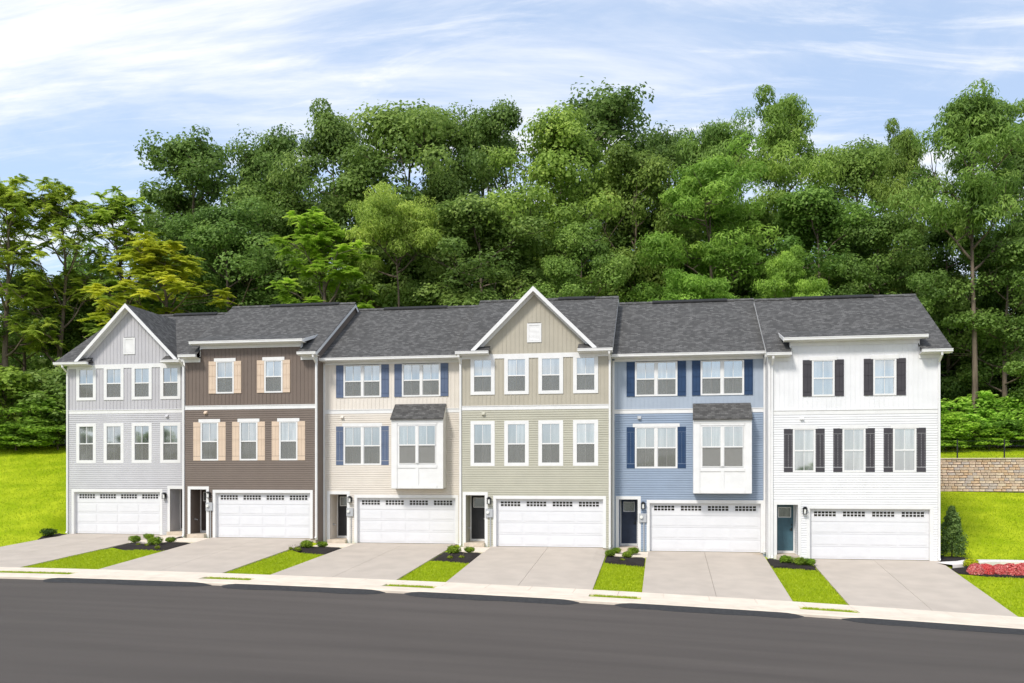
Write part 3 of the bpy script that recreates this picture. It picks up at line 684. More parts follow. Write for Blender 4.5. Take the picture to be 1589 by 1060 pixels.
downspout(p, L+.16, -.46, EZ-.16); downspout(p, Rr-.05, -.46, EZ-.16); lamp(p, 5.87-xo, 2.05); hood(p, 5.75-xo, 5.93, lm)

# ------------------------------------------------------------------ retaining wall and fence
STONE = [mat('wall_stone_%d' % i, c, .9, .16, 7, .6, 30) for i, c in enumerate([(.56, .41, .32), (.50, .38, .30), (.60, .47, .37), (.46, .38, .35), (.55, .38, .26)])]
WB0 = 3.45
wall = empty('retaining_wall', (20, 52.8, 0)); tag(wall, 'tan stone block retaining wall on the slope behind the white house', 'retaining wall')
MB().box(-12, 18, .14, .55, -.8, 2.25).build('backing', STONE[3], wall, loc=(0, 0, WB0-.55))
rng = random.Random(3); bl = {}
for cz in range(12):
    x = -11.5 - rng.random()*.3
    while x < 10:
        w_ = rng.choice([.22, .30, .30, .42]); key = (w_, rng.randrange(3), rng.randrange(5))
        if key not in bl:
            b = MB(); c = .008+.006*key[1]; hh = .145
            b.add([(0, 0.14, 0), (w_, .14, 0), (w_, .14, hh), (0, .14, hh), (c, 0, c), (w_-c, -.004*key[1], c), (w_-c, .006*key[1], hh-c), (c, .003, hh-c)],
                  [(4,5,6,7), (0,1,5,4), (1,2,6,5), (2,3,7,6), (3,0,4,7), (3,2,1,0)])
            bl[key] = b.mesh('block', STONE[key[2]])
        link('block', bl[key], wall, (x, rng.uniform(-.012, .012), WB0-.12+cz*.148)); x += w_+.004
u = -11.5
while u < 10: MB().box(u, u+.893, -.05, .5, WB0-.12+12*.148, WB0+12*.148-.05).build('cap_stone', mat('cap_stone', (.52, .44, .34), .9, .1, 6), wall); u += .9
fz = WB0+12*.148-.05
fen = empty('wire_fence', (20, 53.15, fz)); tag(fen, 'thin black wire fence on top of the stone retaining wall', 'fence')
k = -6.35
while k < 8: MB().box(k-.03, k+.03, -.03, .03, -.1, 1.02).build('post', BLACK, fen); k += 2.42
for zz_ in (.1, .38, .66, .94): MB().tube([(-6.35, -.034, zz_), (8, -.034, zz_)], .006, 5).build('wire', BLACK, fen)

# ------------------------------------------------------------------ mulch beds, entry walks, path
def patch(name, poly, off, m, label, bumpy=0.):
    # fill a polygon (photo ground plan) with a fine grid that follows the land
    xs = [p[0] for p in poly]; ys = [p[1] for p in poly]; cx, cy = sum(xs)/len(xs), sum(ys)/len(ys)
    b = MB(); rings = 7; n = len(poly); per = []
    for i in range(n):
        a, c = poly[i], poly[(i+1) % n]
        for q in range(6): per.append((a[0]+(c[0]-a[0])*q/6, a[1]+(c[1]-a[1])*q/6))
    rg = random.Random(5)
    for r in range(rings+1):
        t_ = 1-r/rings
        for (x, y) in per:
            u_, v_ = cx+(x-cx)*t_, cy+(y-cy)*t_
            b.v.append((u_, v_, yard(u_, v_)+off+(bumpy*rg.random() + bumpy*1.6*min(1, 2.4*(1-t_)) if r else -.03)))
    P_ = len(per)
    for r in range(rings):
        for j in range(P_): b.f.append((r*P_+j, r*P_+(j+1) % P_, (r+1)*P_+(j+1) % P_, (r+1)*P_+j))
    o = b.build(name, m, smooth=True); tag(o, label, kind='structure'); return o
bedl = ['the grey and brown', 'the brown and cream', 'the cream and sage green', 'the sage green and blue', 'the blue and white']
beds = []
for i in range(5):
    a, c = DRV[i][1]+.04, DRV[i+1][0]-.04
    v0 = [36.0, 36.8, 35.3, 36.5, 37.2][i]; v1 = HV[i+1]-1.75
    if i == 4: v1 = HV[5]-.40
    beds.append((a, c, v0, v1))
    sk = [.9, .5, .4, .1, -.2][i]
    patch('mulch_bed', [(a, v0+sk), (a+(c-a)*.35, v0+.12), (a+(c-a)*.7, v0-.1), (c, v0-.35), (c, v1), (a, v1+.15)], -.005, MULCH, 'dark mulch bed between the driveways of %s townhouses' % bedl[i], .035)
    e0 = [-22.4, -15.7, -8.85, -2.05, 4.66][i]; vf = HV[i+1]-.32
    if i == 0:
        e0 = -24.45
        o = strip(-24.45, -23.2, vf-.02, HV[0]-.32, lambda u, v: yard(u, v)+.010, .06, .5, .6).build('entry_walk', WALK); tag(o, 'short pale concrete walk up to the recessed door of the grey townhouse', kind='structure')
        patch('mulch_bed', [(-23.18, 39.5), (-22.74, 39.6), (-22.74, 41.2), (-23.18, 41.0)], 0, MULCH, 'small mulch patch between the doors of the grey and brown townhouses', .03)
    if i < 4:
        o = strip(e0-.05, c+.1, vf-1.30, vf, lambda u, v: yard(u, v)+.012, .06, .5, .6).build('entry_walk', WALK); tag(o, 'short pale concrete walk to the door between %s townhouses' % bedl[i], kind='structure')
patch('mulch_bed', [(11.3, 39.3), (12.0, 39.4), (13.0, 40.4), (12.9, 41.6), (11.35, 41.6)], 0, MULCH, 'dark mulch bed around the conical evergreen', .03)
patch('mulch_bed', [(11.25, 38.1), (11.3, 37.2), (12.2, 36.9), (17, 37.0), (17, 38.0), (12.3, 38.5)], 0, MULCH, 'dark mulch bed under the pink flowers', .03)
patch('mulch_bed', [(-29.8, 41.2), (-29.8, 39.4), (-30.05, 39.2), (-30.3, 39.8), (-30.25, 41.2)], .0, MULCH, 'dark mulch bed at the left corner of the grey house', .012)
pth = MB(); ctr = [(11.12, 38.6), (11.9, 38.95), (12.6, 39.35), (13.3, 39.75), (14.2, 40.0), (15.4, 40.1), (17, 40.0), (19, 39.8)]
for i, (x, y) in enumerate(ctr):
    a = ctr[max(0, i-1)]; c = ctr[min(len(ctr)-1, i+1)]; d = Vector((c[0]-a[0], c[1]-a[1])).normalized(); nx, ny = -d.y*.55, d.x*.55
    for s in (1, -1):
        for dz in (.05, -.35): pth.v.append((x+s*nx, y+s*ny, yard(x, y)+dz))
for i in range(len(ctr)-1):
    q = i*4; pth.f += [(q, q+4, q+6, q+2), (q, q+1, q+5, q+4), (q+2, q+6, q+7, q+3)]
tag(pth.build('garden_path', mat('white_concrete', (.74, .70, .66), .8, .04, 2, .2, 80)), 'curved pale concrete path beside the white townhouse', kind='structure')

# ------------------------------------------------------------------ leaves (numpy)
rs = np.random.RandomState(11)
def leaf_mesh(name, P, Nrm, ln, wd, tint, m, axis=None):
    """one folded diamond per leaf: P centres, Nrm normals"""
    n = len(P); Nrm = Nrm/np.linalg.norm(Nrm, axis=1)[:, None]
    r = rs.normal(size=(n, 3)) if axis is None else axis
    a = r - (r*Nrm).sum(1)[:, None]*Nrm; a /= np.linalg.norm(a, axis=1)[:, None]+1e-9
    b = np.cross(Nrm, a); ln = np.broadcast_to(ln, n)[:, None]; wd = np.broadcast_to(wd, n)[:, None]
    V = np.empty((n, 4, 3)); V[:, 0] = P-a*ln*.5; V[:, 2] = P+a*ln*.5 - Nrm*ln*.12
    V[:, 1] = P+b*wd*.5+Nrm*wd*.12-a*ln*.06; V[:, 3] = P-b*wd*.5+Nrm*wd*.12-a*ln*.06
    idx = np.arange(n)[:, None]*4
    Fc = np.concatenate([idx+np.array([[0, 1, 2]]), idx+np.array([[0, 2, 3]])], 1).reshape(-1, 3)
    me = bpy.data.meshes.new(name); me.vertices.add(n*4); me.vertices.foreach_set('co', V.reshape(-1))
    me.loops.add(n*6); me.loops.foreach_set('vertex_index', Fc.reshape(-1).astype(np.int32))
    me.polygons.add(n*2); me.polygons.foreach_set('loop_start', np.arange(n*2, dtype=np.int32)*3); me.update(calc_edges=True)
    at_ = me.attributes.new('tint', 'FLOAT', 'POINT'); at_.data.foreach_set('value', np.repeat(np.clip(tint, 0, 1), 4).astype(np.float32))
    me.materials.append(m); return me
def clump_leaves(C, Rd, per, flat, size, tints):
    k = len(C); n = k*per
    d = rs.normal(size=(n, 3)); d /= np.linalg.norm(d, axis=1)[:, None]
    ci = np.repeat(np.arange(k), per)
    rr = Rd[ci]*(.5+.5*rs.rand(n)**.5)*(1+.11*rs.normal(size=n))
    keep = (d[:, 2] > -.35) | (rs.rand(n) < .45)
    d, ci, rr = d[keep], ci[keep], rr[keep]; n = len(d)
    P = C[ci]+d*rr[:, None]*np.array([1, 1, flat]); Nn = d*1.0+np.array([0, 0, .5])+rs.normal(size=(n, 3))*.42
    t = tints[ci]+rs.normal(size=n)*.13+.10*d[:, 2]*0
    return P, Nn, t, np.array([size]*n)*(.7+.6*rs.rand(n))
def grow(H, crown0, rad, nl, nsub, seed, up=.5, lean=.03, shape='round', fork=False):
    rg = np.random.RandomState(seed); br = []; tips = []
    tp = [np.array([0, 0, -.3])]; 
    ph = rg.rand()*6
    for i in range(1, 11):
        h = H*.93*i/10; tp.append(np.array([math.sin(ph+i*.6)*lean*H*i/10*.5, math.cos(ph*1.3+i*.5)*lean*H*i/10*.5, h]))
    r0 = H*.0135
    br.append((tp, [r0*1.25]+[r0*(1-.088*i) for i in range(1, 11)], 8))
    for k in range(nl):
        q = (k+.5)/nl; hf = crown0+(.97-crown0)*q; i = min(9, int(hf/.93*10)); fr = hf/.93*10-i; s = tp[i]+(tp[min(i+1, 10)]-tp[i])*min(1, fr)
        prof = {'round': math.sin(math.pi*(.16+.80*q))**.8, 'cone': 1.05-.85*q, 'vase': .35+.75*q, 'dome': (1-.25*q) if q < .6 else math.cos((q-.6)/.4*1.35)*.85}[shape]
        ln = rad*prof*(.75+.45*rg.rand()); az = k*2.39996+rg.rand()*.8; el = up*(.5+.8*q)+rg.normal()*.12
        pts = [s]; d = np.array([math.cos(az)*math.cos(el), math.sin(az)*math.cos(el), math.sin(el)])
        for j in range(5):
            d = d+np.array([0, 0, .07])+rg.normal(size=3)*.13; d /= np.linalg.norm(d); pts.append(pts[-1]+d*ln/5)
        rb = r0*.42*(1-.55*q); br.append((pts, [rb*(1-.16*j) for j in range(6)], 5)); tips.append(pts[-1])
        for m_ in range(nsub):
            t_ = .35+.62*(m_+rg.rand()*.6)/nsub; j = min(4, int(t_*5)); b0 = pts[j]+(pts[j+1]-pts[j])*(t_*5-j)
            d2 = d*.5+rg.normal(size=3)*.75; d2[2] = abs(d2[2])*.5+.08; d2 /= np.linalg.norm(d2); l2 = ln*(.26+.22*rg.rand())+.35
            e = b0+d2*l2; mid = b0+d2*l2*.5+rg.normal(size=3)*.1
            br.append(([b0, mid, e], [rb*.42, rb*.3, rb*.14], 4)); tips.append(e); 
            if rg.rand() < .5: tips.append(mid)
    tips.append(tp[-1]); tips.append(tp[-1]+np.array([.2, 0, .3])); return br, np.array(tips)
def wood(name, br):
    b = MB()
    for (pts, rad, n) in br: b.tube(pts, rad, n, cap=False)
    me = b.mesh(name, BARK); me.polygons.foreach_set('use_smooth', [True]*len(me.polygons)); return me
PROTO = {}
def proto(key, kind, seed):
    g_ = np.random.RandomState(seed+100)
    if kind == 'oak':
        br, T = grow(20, .20, 5.2, 19, 6, seed, .45, .02, 'round'); T = T[g_.rand(len(T)) < .72]; Rd = .85+.85*g_.rand(len(T)); tt = .42+.20*g_.normal(size=len(T))
        P, Nn, t, s = clump_leaves(T, Rd, 330, .70, .27, tt); me = leaf_mesh('crown', P, Nn, s, s*.62, t, LEAF)
    elif kind == 'airy':
        br, T = grow(20, .28, 4.6, 18, 8, seed, .62, .03, 'round'); Rd = .6+.6*g_.rand(len(T)); tt = .35+.16*g_.normal(size=len(T))
        P, Nn, t, s = clump_leaves(T, Rd, 115, .8, .26, tt); me = leaf_mesh('crown', P, Nn, s, s*.6, t, LEAF)
    elif kind in ('locust', 'vase'):
        br, T = grow(20, .22, 5.8, 19, 7, seed, .40, .03, 'dome') if kind == 'locust' else grow(20, .70 if seed == 16 else .5, 4.8, 15, 6, seed, .55, .03, 'dome'); T = T[g_.rand(len(T)) < .75]; Rd = .85+.75*g_.rand(len(T)); tt = .56+.2*g_.normal(size=len(T))
        P, Nn, t, s = clump_leaves(T, Rd, 310, .55, .33, tt); n = len(P); ax = rs.normal(size=(n, 3)); ax[:, 2] = -.55-.5*rs.rand(n)
        me = leaf_mesh('crown', P, Nn, s*1.1, s*.34, t, LEAF, ax)
    elif kind == 'sumac':
        br, T = grow(20, .30, 3.9, 19, 5, seed, .85, .05, 'round'); Ps = []; Ns = []; As = []; Ts = []; T = T+g_.normal(size=T.shape)*np.array([.25, .25, .55])
        for c in T:
            tt = .55+.22*g_.normal()
            for q in range(11):
                az = q*2.4+g_.rand(); el = g_.uniform(-.35, 1.35); d = np.array([math.cos(az)*math.cos(el), math.sin(az)*math.cos(el), math.sin(el)]); L_ = g_.uniform(.5, .85)
                side = np.cross(d, [0, 0, 1.]); side /= np.linalg.norm(side)
                for j in range(7):
                    f_ = (j+1)/7; p_ = c+d*L_*f_-np.array([0, 0, .42*L_*f_*f_]); 
                    for s_ in (-1, 1):
                        Ps.append(p_+side*s_*.11*(1.1-.5*f_)); a_ = side*s_+d*.5-np.array([0, 0, .35]); As.append(a_); Ns.append(np.cross(a_, np.cross([0, 0, 1.], a_))+g_.normal(size=3)*.15); Ts.append(tt+g_.normal()*.1)
        Ps, Ns, As, Ts = map(np.array, (Ps, Ns, As, Ts)); me = leaf_mesh('crown', Ps, Ns, .27, .115, Ts, LEAF, As)
    elif kind == 'bush':
        br, T = grow(5, .06, 2.2, 18, 5, seed, .95, .04, 'round'); T = T[g_.rand(len(T)) < .6]+g_.normal(size=3)*0; T = T+g_.normal(size=T.shape)*.16; Rd = .35+.5*g_.rand(len(T)); tt = .48+.2*g_.normal(size=len(T))
        P, Nn, t, s = clump_leaves(T, Rd, 80, .8, .30, tt); me = leaf_mesh('crown', P, Nn, s, s*.55, t, LEAF)
    V = np.empty(len(me.vertices)*3); me.vertices.foreach_get('co', V); V = V.reshape(-1, 3)
    wid = np.percentile(np.abs(V[:, :2]), 97)*2; top = np.percentile(V[:, 2], 99.7)
    PROTO[key] = (wood('trunk', br), me, wid, top)
for key, kind, seed in (('oak1', 'oak', 1), ('oak2', 'oak', 2), ('oak3', 'oak', 3), ('air1', 'airy', 4), ('air2', 'airy', 5), ('loc1', 'locust', 6), ('loc2', 'locust', 7), ('sum1', 'sumac', 8), ('sum2', 'sumac', 9), ('vase1', 'vase', 16), ('vase2', 'vase', 17), ('bush1', 'bush', 10), ('bush2', 'bush', 11)):
    proto(key, kind, seed)
def tree(name, key, px, top, wpx, v, label, cat='tree', group='trees on the hill behind the houses', col=(1, 1, 1), rot=None):
    tk, cr, wid, hh = PROTO[key]; x, y, zt, Z = at(px, top, v); zb = yard(x, y)-.05
    e = empty(name, (x, y, zb)); tag(e, label, cat, group); sx = (wpx*Z/F)/wid; sz = (zt-zb)/hh
    e.scale = (sx, sx, sz); e.rotation_euler = (0, 0, rot if rot is not None else (px*.37) % 6.28)
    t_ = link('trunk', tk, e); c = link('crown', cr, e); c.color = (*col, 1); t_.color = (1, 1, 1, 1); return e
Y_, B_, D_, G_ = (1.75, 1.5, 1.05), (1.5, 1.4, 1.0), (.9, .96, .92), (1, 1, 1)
TREES = [
 # name, shape, centre x, top y, crown width (photo px), distance, colour, label
 ('ailanthus_tree', 'sum1', 8, 280, 150, 58, Y_, 'airy yellow green tree at the far left edge of the picture'),
 ('ailanthus_tree', 'sum2', 92, 283, 120, 60, Y_, 'slender airy tree second from the left edge, sky behind its thin stem'),
 ('ailanthus_tree', 'sum1', 190, 302, 150, 61, B_, 'airy tree with bare forked stem behind the grey house gable'),
 ('ailanthus_tree', 'sum2', 245, 372, 165, 56, (2.2, 1.65, .8), 'yellow tinged low tree just above the grey house roof'),
 ('oak_tree', 'air1', 308, 212, 175, 70, (.85, .9, .9), 'sparse tall tree left of the forest skyline, sky showing through'),
 ('oak_tree', 'air2', 418, 208, 140, 71, (.85, .9, .9), 'sparse tall tree second from the left on the forest skyline'),
 ('oak_tree', 'oak1', 352, 325, 190, 63, (.85, .95, .9), 'dense round tree above the brown house, left of its ridge'),
 ('oak_tree', 'oak2', 520, 171, 175, 68, G_, 'tall full tree rising above the ridge of the brown house'),
 ('ailanthus_tree', 'sum1', 508, 328, 165, 57, (1.6, 1.6, .9), 'bright green leafy tree directly behind the brown house roof'),
 ('oak_tree', 'oak3', 635, 165, 210, 67, G_, 'broad crowned tall tree behind the cream house'),
 ('locust_tree', 'vase1', 618, 288, 140, 59, (1.6, 1.45, 1.15), 'pale yellow green tree with bare vertical stems behind the cream house'),
 ('oak_tree', 'oak1', 752, 170, 150, 69, (.92, .95, .95), 'narrow tall tree between the cream and sage houses on the skyline'),
 ('oak_tree', 'oak2', 868, 172, 230, 65, (1.4, 1.35, 1.1), 'largest rounded tree right above the sage house gable'),
 ('oak_tree', 'oak3', 745, 318, 190, 60, G_, 'rounded mid height tree just left of the sage house gable'),
 ('oak_tree', 'air1', 940, 147, 190, 74, (.75, .8, .8), 'open topped dark tree sticking up behind the largest rounded tree'),
 ('oak_tree', 'air2', 1035, 200, 140, 73, (.75, .8, .8), 'thin dark tree on the skyline above the left end of the blue house'),
 ('oak_tree', 'oak1', 985, 235, 150, 64, (1.1, 1.05, .9), 'yellowish rounded tree between sage and blue houses at mid height'),
 ('oak_tree', 'oak2', 900, 348, 150, 57.5, (1.05, 1.1, .95), 'low round tree just right of the sage house gable'),
 ('locust_tree', 'loc2', 1108, 184, 140, 69, (.9, 1.0, .9), 'feathery tall tree on the skyline above the middle of the blue house'),
 ('locust_tree', 'loc1', 1222, 138, 200, 66, (1.05, 1.1, .85), 'tallest feathery tree above the joint of blue and white houses'),
 ('locust_tree', 'loc2', 1105, 248, 210, 61, (1.1, 1.25, .85), 'bright feathery tree of middle height behind the blue house'),
 ('locust_tree', 'loc1', 1215, 385, 130, 56.5, (1.25, 1.35, .9), 'small bright feathery tree peeping over the right end of the blue roof'),
 ('locust_tree', 'loc2', 1078, 424, 150, 56, (1.1, 1.3, .8), 'low bright bushy tree over the middle of the blue roof'),
 ('oak_tree', 'oak3', 1330, 222, 150, 71, (.9, .95, .8), 'tall dark tree on the skyline above the middle of the white house'),
 ('locust_tree', 'loc1', 1408, 188, 130, 66, (1.0, 1.0, .8), 'feathery tree on the skyline above the right half of the white house'),
 ('locust_tree', 'vase2', 1512, 144, 165, 58.6, (.85, .95, .8), 'tall feathery tree with long bare trunk right of the white house'),
 ('oak_tree', 'oak1', 1600, 186, 170, 66, (.8, .85, .75), 'dark tall tree at the right edge of the picture'),
 ('oak_tree', 'oak2', 1365, 330, 170, 60, D_, 'dark rounded tree above the right half of the white roof'),
 ('oak_tree', 'oak3', 1270, 300, 170, 62, (.85, 1.0, .8), 'dense green tree above the left half of the white roof'),
 ('oak_tree', 'oak1', 1560, 370, 170, 60, D_, 'dark low branched tree behind the bushes at the right edge'),
 ('oak_tree', 'oak2', 1470, 330, 150, 64, (.7, .8, .7), 'shadowy tree just right of the white house roof end'),
 ('oak_tree', 'air1', 660, 300, 160, 72, D_, 'dark thin stemmed tree seen between trunks behind the cream house'),
 ('oak_tree', 'oak3', 1010, 330, 170, 68, D_, 'dark tree in the shade behind the left end of the blue roof'),
 ('oak_tree', 'oak1', 440, 330, 150, 72, D_, 'dark tree in the shade above the right half of the brown roof'),
 ('oak_tree', 'oak2', 820, 320, 170, 73, D_, 'dark tree in the shade right behind the sage house gable'),
 ('oak_tree', 'oak3', 1150, 320, 170, 70, D_, 'dark tree in the shade above the right half of the blue roof'),
 ('oak_tree', 'oak2', 40, 420, 170, 62, (.8, .85, .7), 'dark rounded tree low at the left edge of the picture'),
 ('oak_tree', 'oak1', 150, 430, 150, 64, (.9, .95, .7), 'dark rounded tree left of the grey house roof'),

 ('oak_tree', 'oak3', 1530, 440, 150, 66, D_, 'low dark tree filling the gap behind the wire fence'),
 ('oak_tree', 'oak1', 1610, 450, 150, 64, D_, 'low dark tree beyond the fence at the far right edge'),
 ('oak_tree', 'oak3', 1450, 450, 140, 68, D_, 'low dark tree hidden partly by the right end of the white house'),
 ('oak_tree', 'oak1', 290, 300, 120, 72, (.9, .95, .85), 'distant tree above the grey house, left of the sparse tall tree'),
 ('oak_tree', 'oak3', 420, 290, 150, 68, (.9, .95, .85), 'full tree below the second sparse tree above the brown house'),
 ('oak_tree', 'oak2', 690, 260, 150, 66, G_, 'full tree between the vase shaped tree and the sage house gable'),
]
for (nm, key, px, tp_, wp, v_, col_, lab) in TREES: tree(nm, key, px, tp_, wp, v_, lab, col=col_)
BUSH = [
 (5, 570, 120, 55.5, B_, 'yellow green bush at the left edge above the lawn'), (62, 610, 120, 55.3, (1.2, 1.3, .8), 'bright leafy bush left of the grey house on the lawn edge'),
 (112, 560, 110, 56.5, G_, 'dark green bush against the left wall of the grey house'), (25, 655, 90, 54.2, (1.3, 1.4, .8), 'low bright bush at the foot of the left slope'),
 (90, 660, 80, 54.4, (1.2, 1.3, .8), 'low bush beside the grey house corner at the lawn edge'),
 (1478, 640, 80, 57.5, (1.7, 1.8, .9), 'bright low bush behind the wire fence next to the white house'), (1520, 610, 100, 59, (1.7, 1.9, 1.1), 'large leafy bush behind the wire fence, middle of the gap'),
 (1575, 612, 90, 59.5, (1.6, 1.8, 1.1), 'leafy bush behind the wire fence at the right edge'), (1548, 650, 80, 58, (.9, 1.1, .8), 'small dark bush behind the right fence post')]
BUSH += [(1468, 668, 60, 56.6, (1.5, 1.6, .8), 'lowest bright bush touching the white house wall behind the fence'), (1500, 655, 70, 60.5, (1.3, 1.5, .9), 'low bush right behind the left fence post'),
 (1535, 662, 60, 57.2, (1.5, 1.6, .8), 'small bright bush between the two fence posts'), (1562, 640, 80, 61, (1.2, 1.4, .9), 'bush behind the right fence post'), (1592, 655, 70, 58, (1.4, 1.5, .8), 'low bush behind the fence, cut by the right picture edge'),
 (20, 600, 110, 59, (1.0, 1.1, .8), 'taller bush behind the front bushes at the left edge'), (80, 580, 110, 60, (1.0, 1.1, .8), 'taller bush behind the front bushes near the grey house')]
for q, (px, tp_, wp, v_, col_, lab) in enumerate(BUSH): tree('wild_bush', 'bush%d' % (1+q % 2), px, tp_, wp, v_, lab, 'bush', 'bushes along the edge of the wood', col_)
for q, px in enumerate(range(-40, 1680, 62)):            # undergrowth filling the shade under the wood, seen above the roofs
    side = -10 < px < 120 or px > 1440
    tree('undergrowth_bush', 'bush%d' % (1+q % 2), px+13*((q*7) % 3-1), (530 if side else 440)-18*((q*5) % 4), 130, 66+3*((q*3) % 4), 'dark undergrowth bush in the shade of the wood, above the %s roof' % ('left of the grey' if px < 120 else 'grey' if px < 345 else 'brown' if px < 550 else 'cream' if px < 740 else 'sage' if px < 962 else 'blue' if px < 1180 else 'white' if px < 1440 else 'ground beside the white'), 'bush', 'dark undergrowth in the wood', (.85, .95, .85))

def far_tree(key, x, y, h, wd, lab):
    tk, cr, wid, hh = PROTO[key]; e = empty('street_tree', (x, y, yard(x, y)-.15)); tag(e, lab, 'tree', 'trees across the street'); e.scale = (wd/wid, wd/wid, h/hh)
    link('trunk', tk, e); link('crown', cr, e)
far_tree('oak1', -71, -16, 15, 8, 'tree across the street, reflected in the leftmost window of the grey house')
far_tree('oak2', -64, -17, 9.3, 6, 'tree across the street, reflected in the second window of the grey house')
far_tree('oak3', -59, -15, 9.6, 4.5, 'tree across the street, reflected in the third window of the grey house')
far_tree('oak1', -48.5, -15, 8.6, 4, 'tree across the street, reflected in the left window of the brown house')
far_tree('bush1', 0, -16, 6.6, 7, 'tall bush across the street, reflected in the big window of the blue house')
far_tree('bush2', 14.6, -15, 6.4, 5, 'bush across the street, reflected in the left window of the white house')

# ------------------------------------------------------------------ garden shrubs, flowers
def ball(seed, n, rx, h, leaf, lumps=9):
    g_ = np.random.RandomState(seed); C = []; Rr_ = []
    for k in range(lumps):
        a = k*2.4; r_ = rx*.55*math.sqrt(k/lumps); C.append((r_*math.cos(a), r_*math.sin(a), h*(.38+.3*g_.rand()*(1-r_/rx)))); Rr_.append(rx*(.38+.14*g_.rand()))
    C = np.array(C); Rr_ = np.array(Rr_); tt = .5+.18*g_.normal(size=lumps)
    P, Nn, t, s = clump_leaves(C, Rr_, n//lumps, .85*h/rx*.8, leaf, tt); P[:, 2] = np.maximum(P[:, 2], .01); return P, Nn, t, s
P, Nn, t, s = ball(21, 2600, .30, .42, .055); SB1 = leaf_mesh('foliage', P, Nn, s, s*.6, t, SHRUB)
P, Nn, t, s = ball(22, 1500, .33, .38, .07, 12); SB2 = leaf_mesh('foliage', P, Nn, s, s*.45, t, SHRUB)
P, Nn, t, s = ball(23, 420, .18, .22, .06, 6); SB3 = leaf_mesh('foliage', P, Nn, s, s*.4, t, SHRUB)
stem = MB()
for k in range(5): stem.tube([(0, 0, -.05), (.05*math.cos(k*1.3), .05*math.sin(k*1.3), .12), (.14*math.cos(k*1.3), .14*math.sin(k*1.3), .28)], [.012, .009, .005], 5)
STM = stem.mesh('stem', BARK)
def shrub(me, px, py, sc, label, col=(1, 1, 1), name='shrub', sz=1.):
    x, y, z = ground(px, py); e = empty(name, (x, y, z)); e.scale = (sc, sc, sc*sz); e.rotation_euler = (0, 0, px % 6); tag(e, label, 'shrub', 'small shrubs in the mulch beds')
    f_ = link('foliage', me, e); f_.color = (*col, 1); link('stem', STM, e); return e
LG, MG, YG = (1.15, 1.15, .9), (.75, .85, .8), (1.5, 1.2, .9)
for a in [
 (SB1, 209.5, 843, 1.05, 'round bright shrub at the left end of the bed before the grey garage', LG), (SB1, 231, 838, .9, 'round shrub behind the larger one by the grey house lamp', LG),
 (SB1, 240, 847.5, 1.2, 'biggest bright shrub in the bed before the grey house entry', LG), (SB2, 264, 843, .9, 'dark low shrub at the right end of the bed by the brown house entry', MG),
 (SB3, 215, 848, .8, 'tiny pale plant in front of the leftmost bed shrub', YG), (SB3, 228, 849, .8, 'tiny pale plant in the middle of the leftmost bed', YG), (SB3, 245, 852.5, .9, 'tiny yellow plant at the front of the leftmost bed', YG),
 (SB1, 475.5, 852, 1.15, 'bright shrub in the bed right of the brown garage', LG), (SB2, 501, 850.5, .95, 'spreading shrub before the cream house entry', LG),
 (SB3, 451, 853.5, .7, 'tiny plant at the left of the bed by the brown driveway', YG), (SB3, 462, 856, 1.1, 'thin trailing plant in the bed by the brown driveway', YG),
 (SB1, 704, 861, 1.15, 'bright shrub in the bed right of the cream garage', LG), (SB1, 729, 859, .85, 'round shrub before the sage house entry', LG),
 (SB3, 698, 868.5, .9, 'tiny plant in front of the shrub by the cream garage', YG), (SB3, 716, 868, .9, 'tiny plant at the front of the bed before the sage house entry', YG),
 (SB1, 946.5, 864.5, .9, 'bright shrub at the left end of the bed before the navy door', LG), (SB1, 957.5, 859.5, .8, 'shrub behind the leftmost one in the bed before the navy door', LG),
 (SB1, 973, 867, .9, 'front shrub in the bed below the navy door', LG), (SB1, 983, 861, .95, 'right hand shrub in the bed below the navy door', LG), (SB3, 966, 872, .8, 'tiny yellow plant in the bed before the navy door', YG),
 (SB1, 1219.5, 875.5, 1.05, 'compact round shrub before the teal door', (.95, 1.1, .8)), (SB1, 1241, 878.5, 1.05, 'middle shrub in the bed before the teal door', LG), (SB1, 1257, 879, .95, 'right shrub in the bed beside the white garage', (.95, 1.1, .8)),
 (SB2, 76, 833, 1.35, 'dark small shrub on the lawn edge left of the grey house', (.35, .45, .45))]: shrub(*a)
e = shrub(SB1, 1507, 882, 1.15, 'yellow shrub at the head of the pink flower bed', (2.6, 1.9, .6)); 
# conical evergreen
g_ = np.random.RandomState(31); C = []; Rd = []
for k in range(95):
    q = k/95; r_ = .58*(1-q)**.7*(.55+.6*g_.rand()); a = k*2.4; C.append((r_*math.cos(a), r_*math.sin(a), .18+2.0*q)); Rd.append(.2*(1-.45*q)*(.7+.6*g_.rand()))
P, Nn, t, s = clump_leaves(np.array(C), np.array(Rd), 70, .9, .095, .35+.2*g_.normal(size=95))
ev = leaf_mesh('foliage', P, Nn, s, s*.6, t, LEAF); x, y, z = ground(1477, 866)
e = empty('conical_evergreen', (x, y, z)); tag(e, 'conical dark evergreen at the right corner of the white house', 'shrub'); f_ = link('foliage', ev, e); f_.color = (.80, .84, 1.0, 1)
MB().tube([(0, 0, -.1), (0, 0, 1.0), (0, 0, 2.0)], [.035, .025, .01], 7).build('trunk', BARK, e)
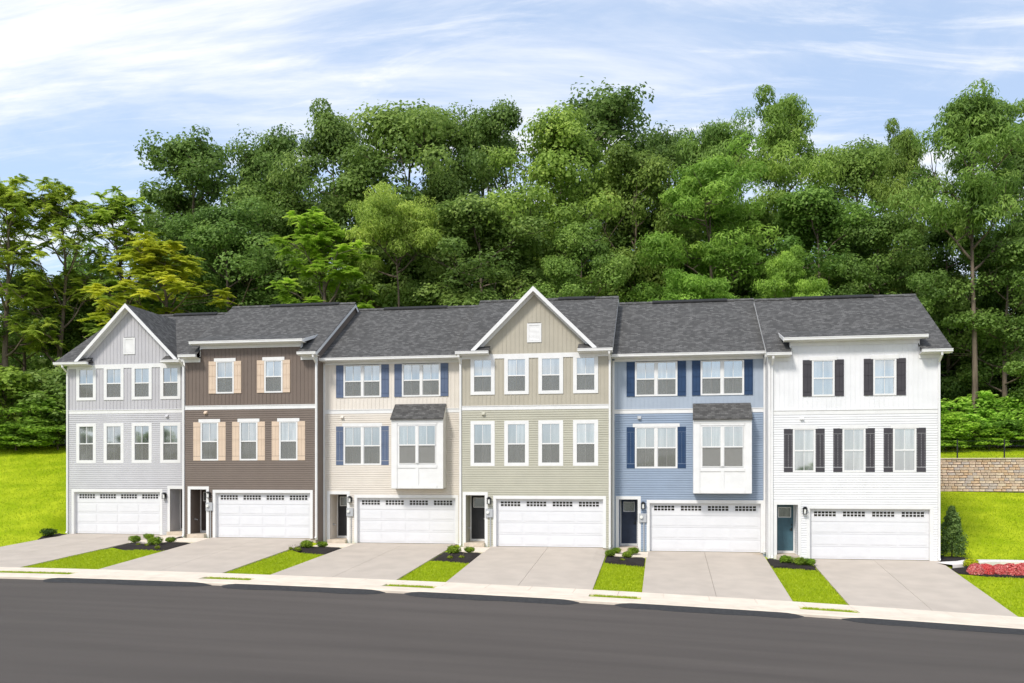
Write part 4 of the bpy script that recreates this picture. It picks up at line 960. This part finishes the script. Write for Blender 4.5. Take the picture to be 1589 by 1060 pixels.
# pink flowers: leafy mounds covered in petals
g_ = np.random.RandomState(41); nf = 1500
d = g_.normal(size=(nf, 3)); d[:, 2] = np.abs(d[:, 2]); d /= np.linalg.norm(d, axis=1)[:, None]
Pf = d*np.array([.40, .36, .40])*(.86+.2*g_.rand(nf))[:, None]; FL = leaf_mesh('petals', Pf, d+g_.normal(size=(nf, 3))*.45, .062, .055, .45+.28*g_.normal(size=nf), PETAL)
Pl = d*np.array([.37, .33, .35])*(.5+.45*g_.rand(nf))[:, None]; FV = leaf_mesh('foliage', Pl, d+g_.normal(size=(nf, 3))*.6, .08, .045, .4+.2*g_.normal(size=nf), SHRUB)
for k in range(14):
    x = 11.95+.44*(k//2)+.1*(k % 2)+g_.uniform(-.05, .05); y = 37.35+.42*(k % 2)+g_.uniform(-.06, .06); s_ = g_.uniform(.75, 1.05)
    e = empty('flower_clump', (x, y, yard(x, y)-.03)); e.scale = (s_, s_, s_*g_.uniform(.75, 1.1)); e.rotation_euler = (0, 0, k)
    tag(e, 'mound of pink flowers in the bed at the right edge', 'flowers', 'pink flowers at the right edge')
    o = link('petals', FL, e); c = g_.uniform(.6, 1.25); o.color = (1, c, c*.95, 1); o = link('foliage', FV, e); o.color = (.6, .7, .6, 1)

# ------------------------------------------------------------------ grass
def blades(regions):
    Ps = []
    for (poly_test, u0, u1, v0, v1, dens) in regions:
        n = int((u1-u0)*(v1-v0)*dens); p_ = np.stack([rs.uniform(u0, u1, n), rs.uniform(v0, v1, n)], 1)
        Ps += [(a, c) for a, c in p_ if poly_test(a, c)]
    return Ps
reg = []
for i in range(5):
    a, c, v0, v1 = beds[i]; reg.append((lambda u, v, v0=v0, a=a, c=c: v < v0+.25-.5*(u-a)/(c-a), a-.03, c+.03, VW0+.03, v0+.6, 500)); reg.append((lambda u, v: True, DRV[i][1]+.15, DRV[i+1][0]-.15, VG0+.03, VW1-.03, 900))
reg.append((lambda u, v: True, -36, DRV[0][0]-.1, VG0+.03, VW1-.03, 600)); reg.append((lambda u, v: True, DRV[5][1]+.1, 16, VG0+.03, VW1-.03, 600))
reg.append((lambda u, v: True, 11.25, 15, VW0, 36.9, 300)); reg.append((lambda u, v: True, 13, 22, 41.2, 52.7, 150))
reg.append((lambda u, v: True, 11.5, 24, 53.7, 58, 100)); reg.append((lambda u, v: True, -46, -30.0, 36.6, 56, 120))
BP = blades(reg); n = len(BP); P = np.array([(u_, v_, yard(u_, v_)-.045) for (u_, v_) in BP]); hgt = .045+.03*rs.rand(n); wdt = .012+.012*rs.rand(n)
ang = rs.rand(n)*6.283; ln_ = rs.normal(size=(n, 2))*.025; V = np.empty((n, 3, 3)); wv = np.stack([np.cos(ang), np.sin(ang), ang*0], 1)*wdt[:, None]
V[:, 0] = P-wv; V[:, 1] = P+wv; V[:, 2] = P+np.concatenate([ln_, hgt[:, None]], 1)
me = bpy.data.meshes.new('lawn_grass'); me.vertices.add(n*3); me.vertices.foreach_set('co', V.reshape(-1)); me.loops.add(n*3); me.loops.foreach_set('vertex_index', np.arange(n*3, dtype=np.int32))
me.polygons.add(n); me.polygons.foreach_set('loop_start', np.arange(n, dtype=np.int32)*3); me.update(calc_edges=True)
a_ = me.attributes.new('tint', 'FLOAT', 'POINT'); a_.data.foreach_set('value', np.repeat(np.clip(.5+.25*rs.normal(size=n), 0, 1), 3).astype(np.float32)); me.materials.append(GRASSM)
o = link('lawn_grass', me); o.color = (1, 1, 1, 1); tag(o, 'short bright green grass on the lawns', 'grass', kind='stuff')
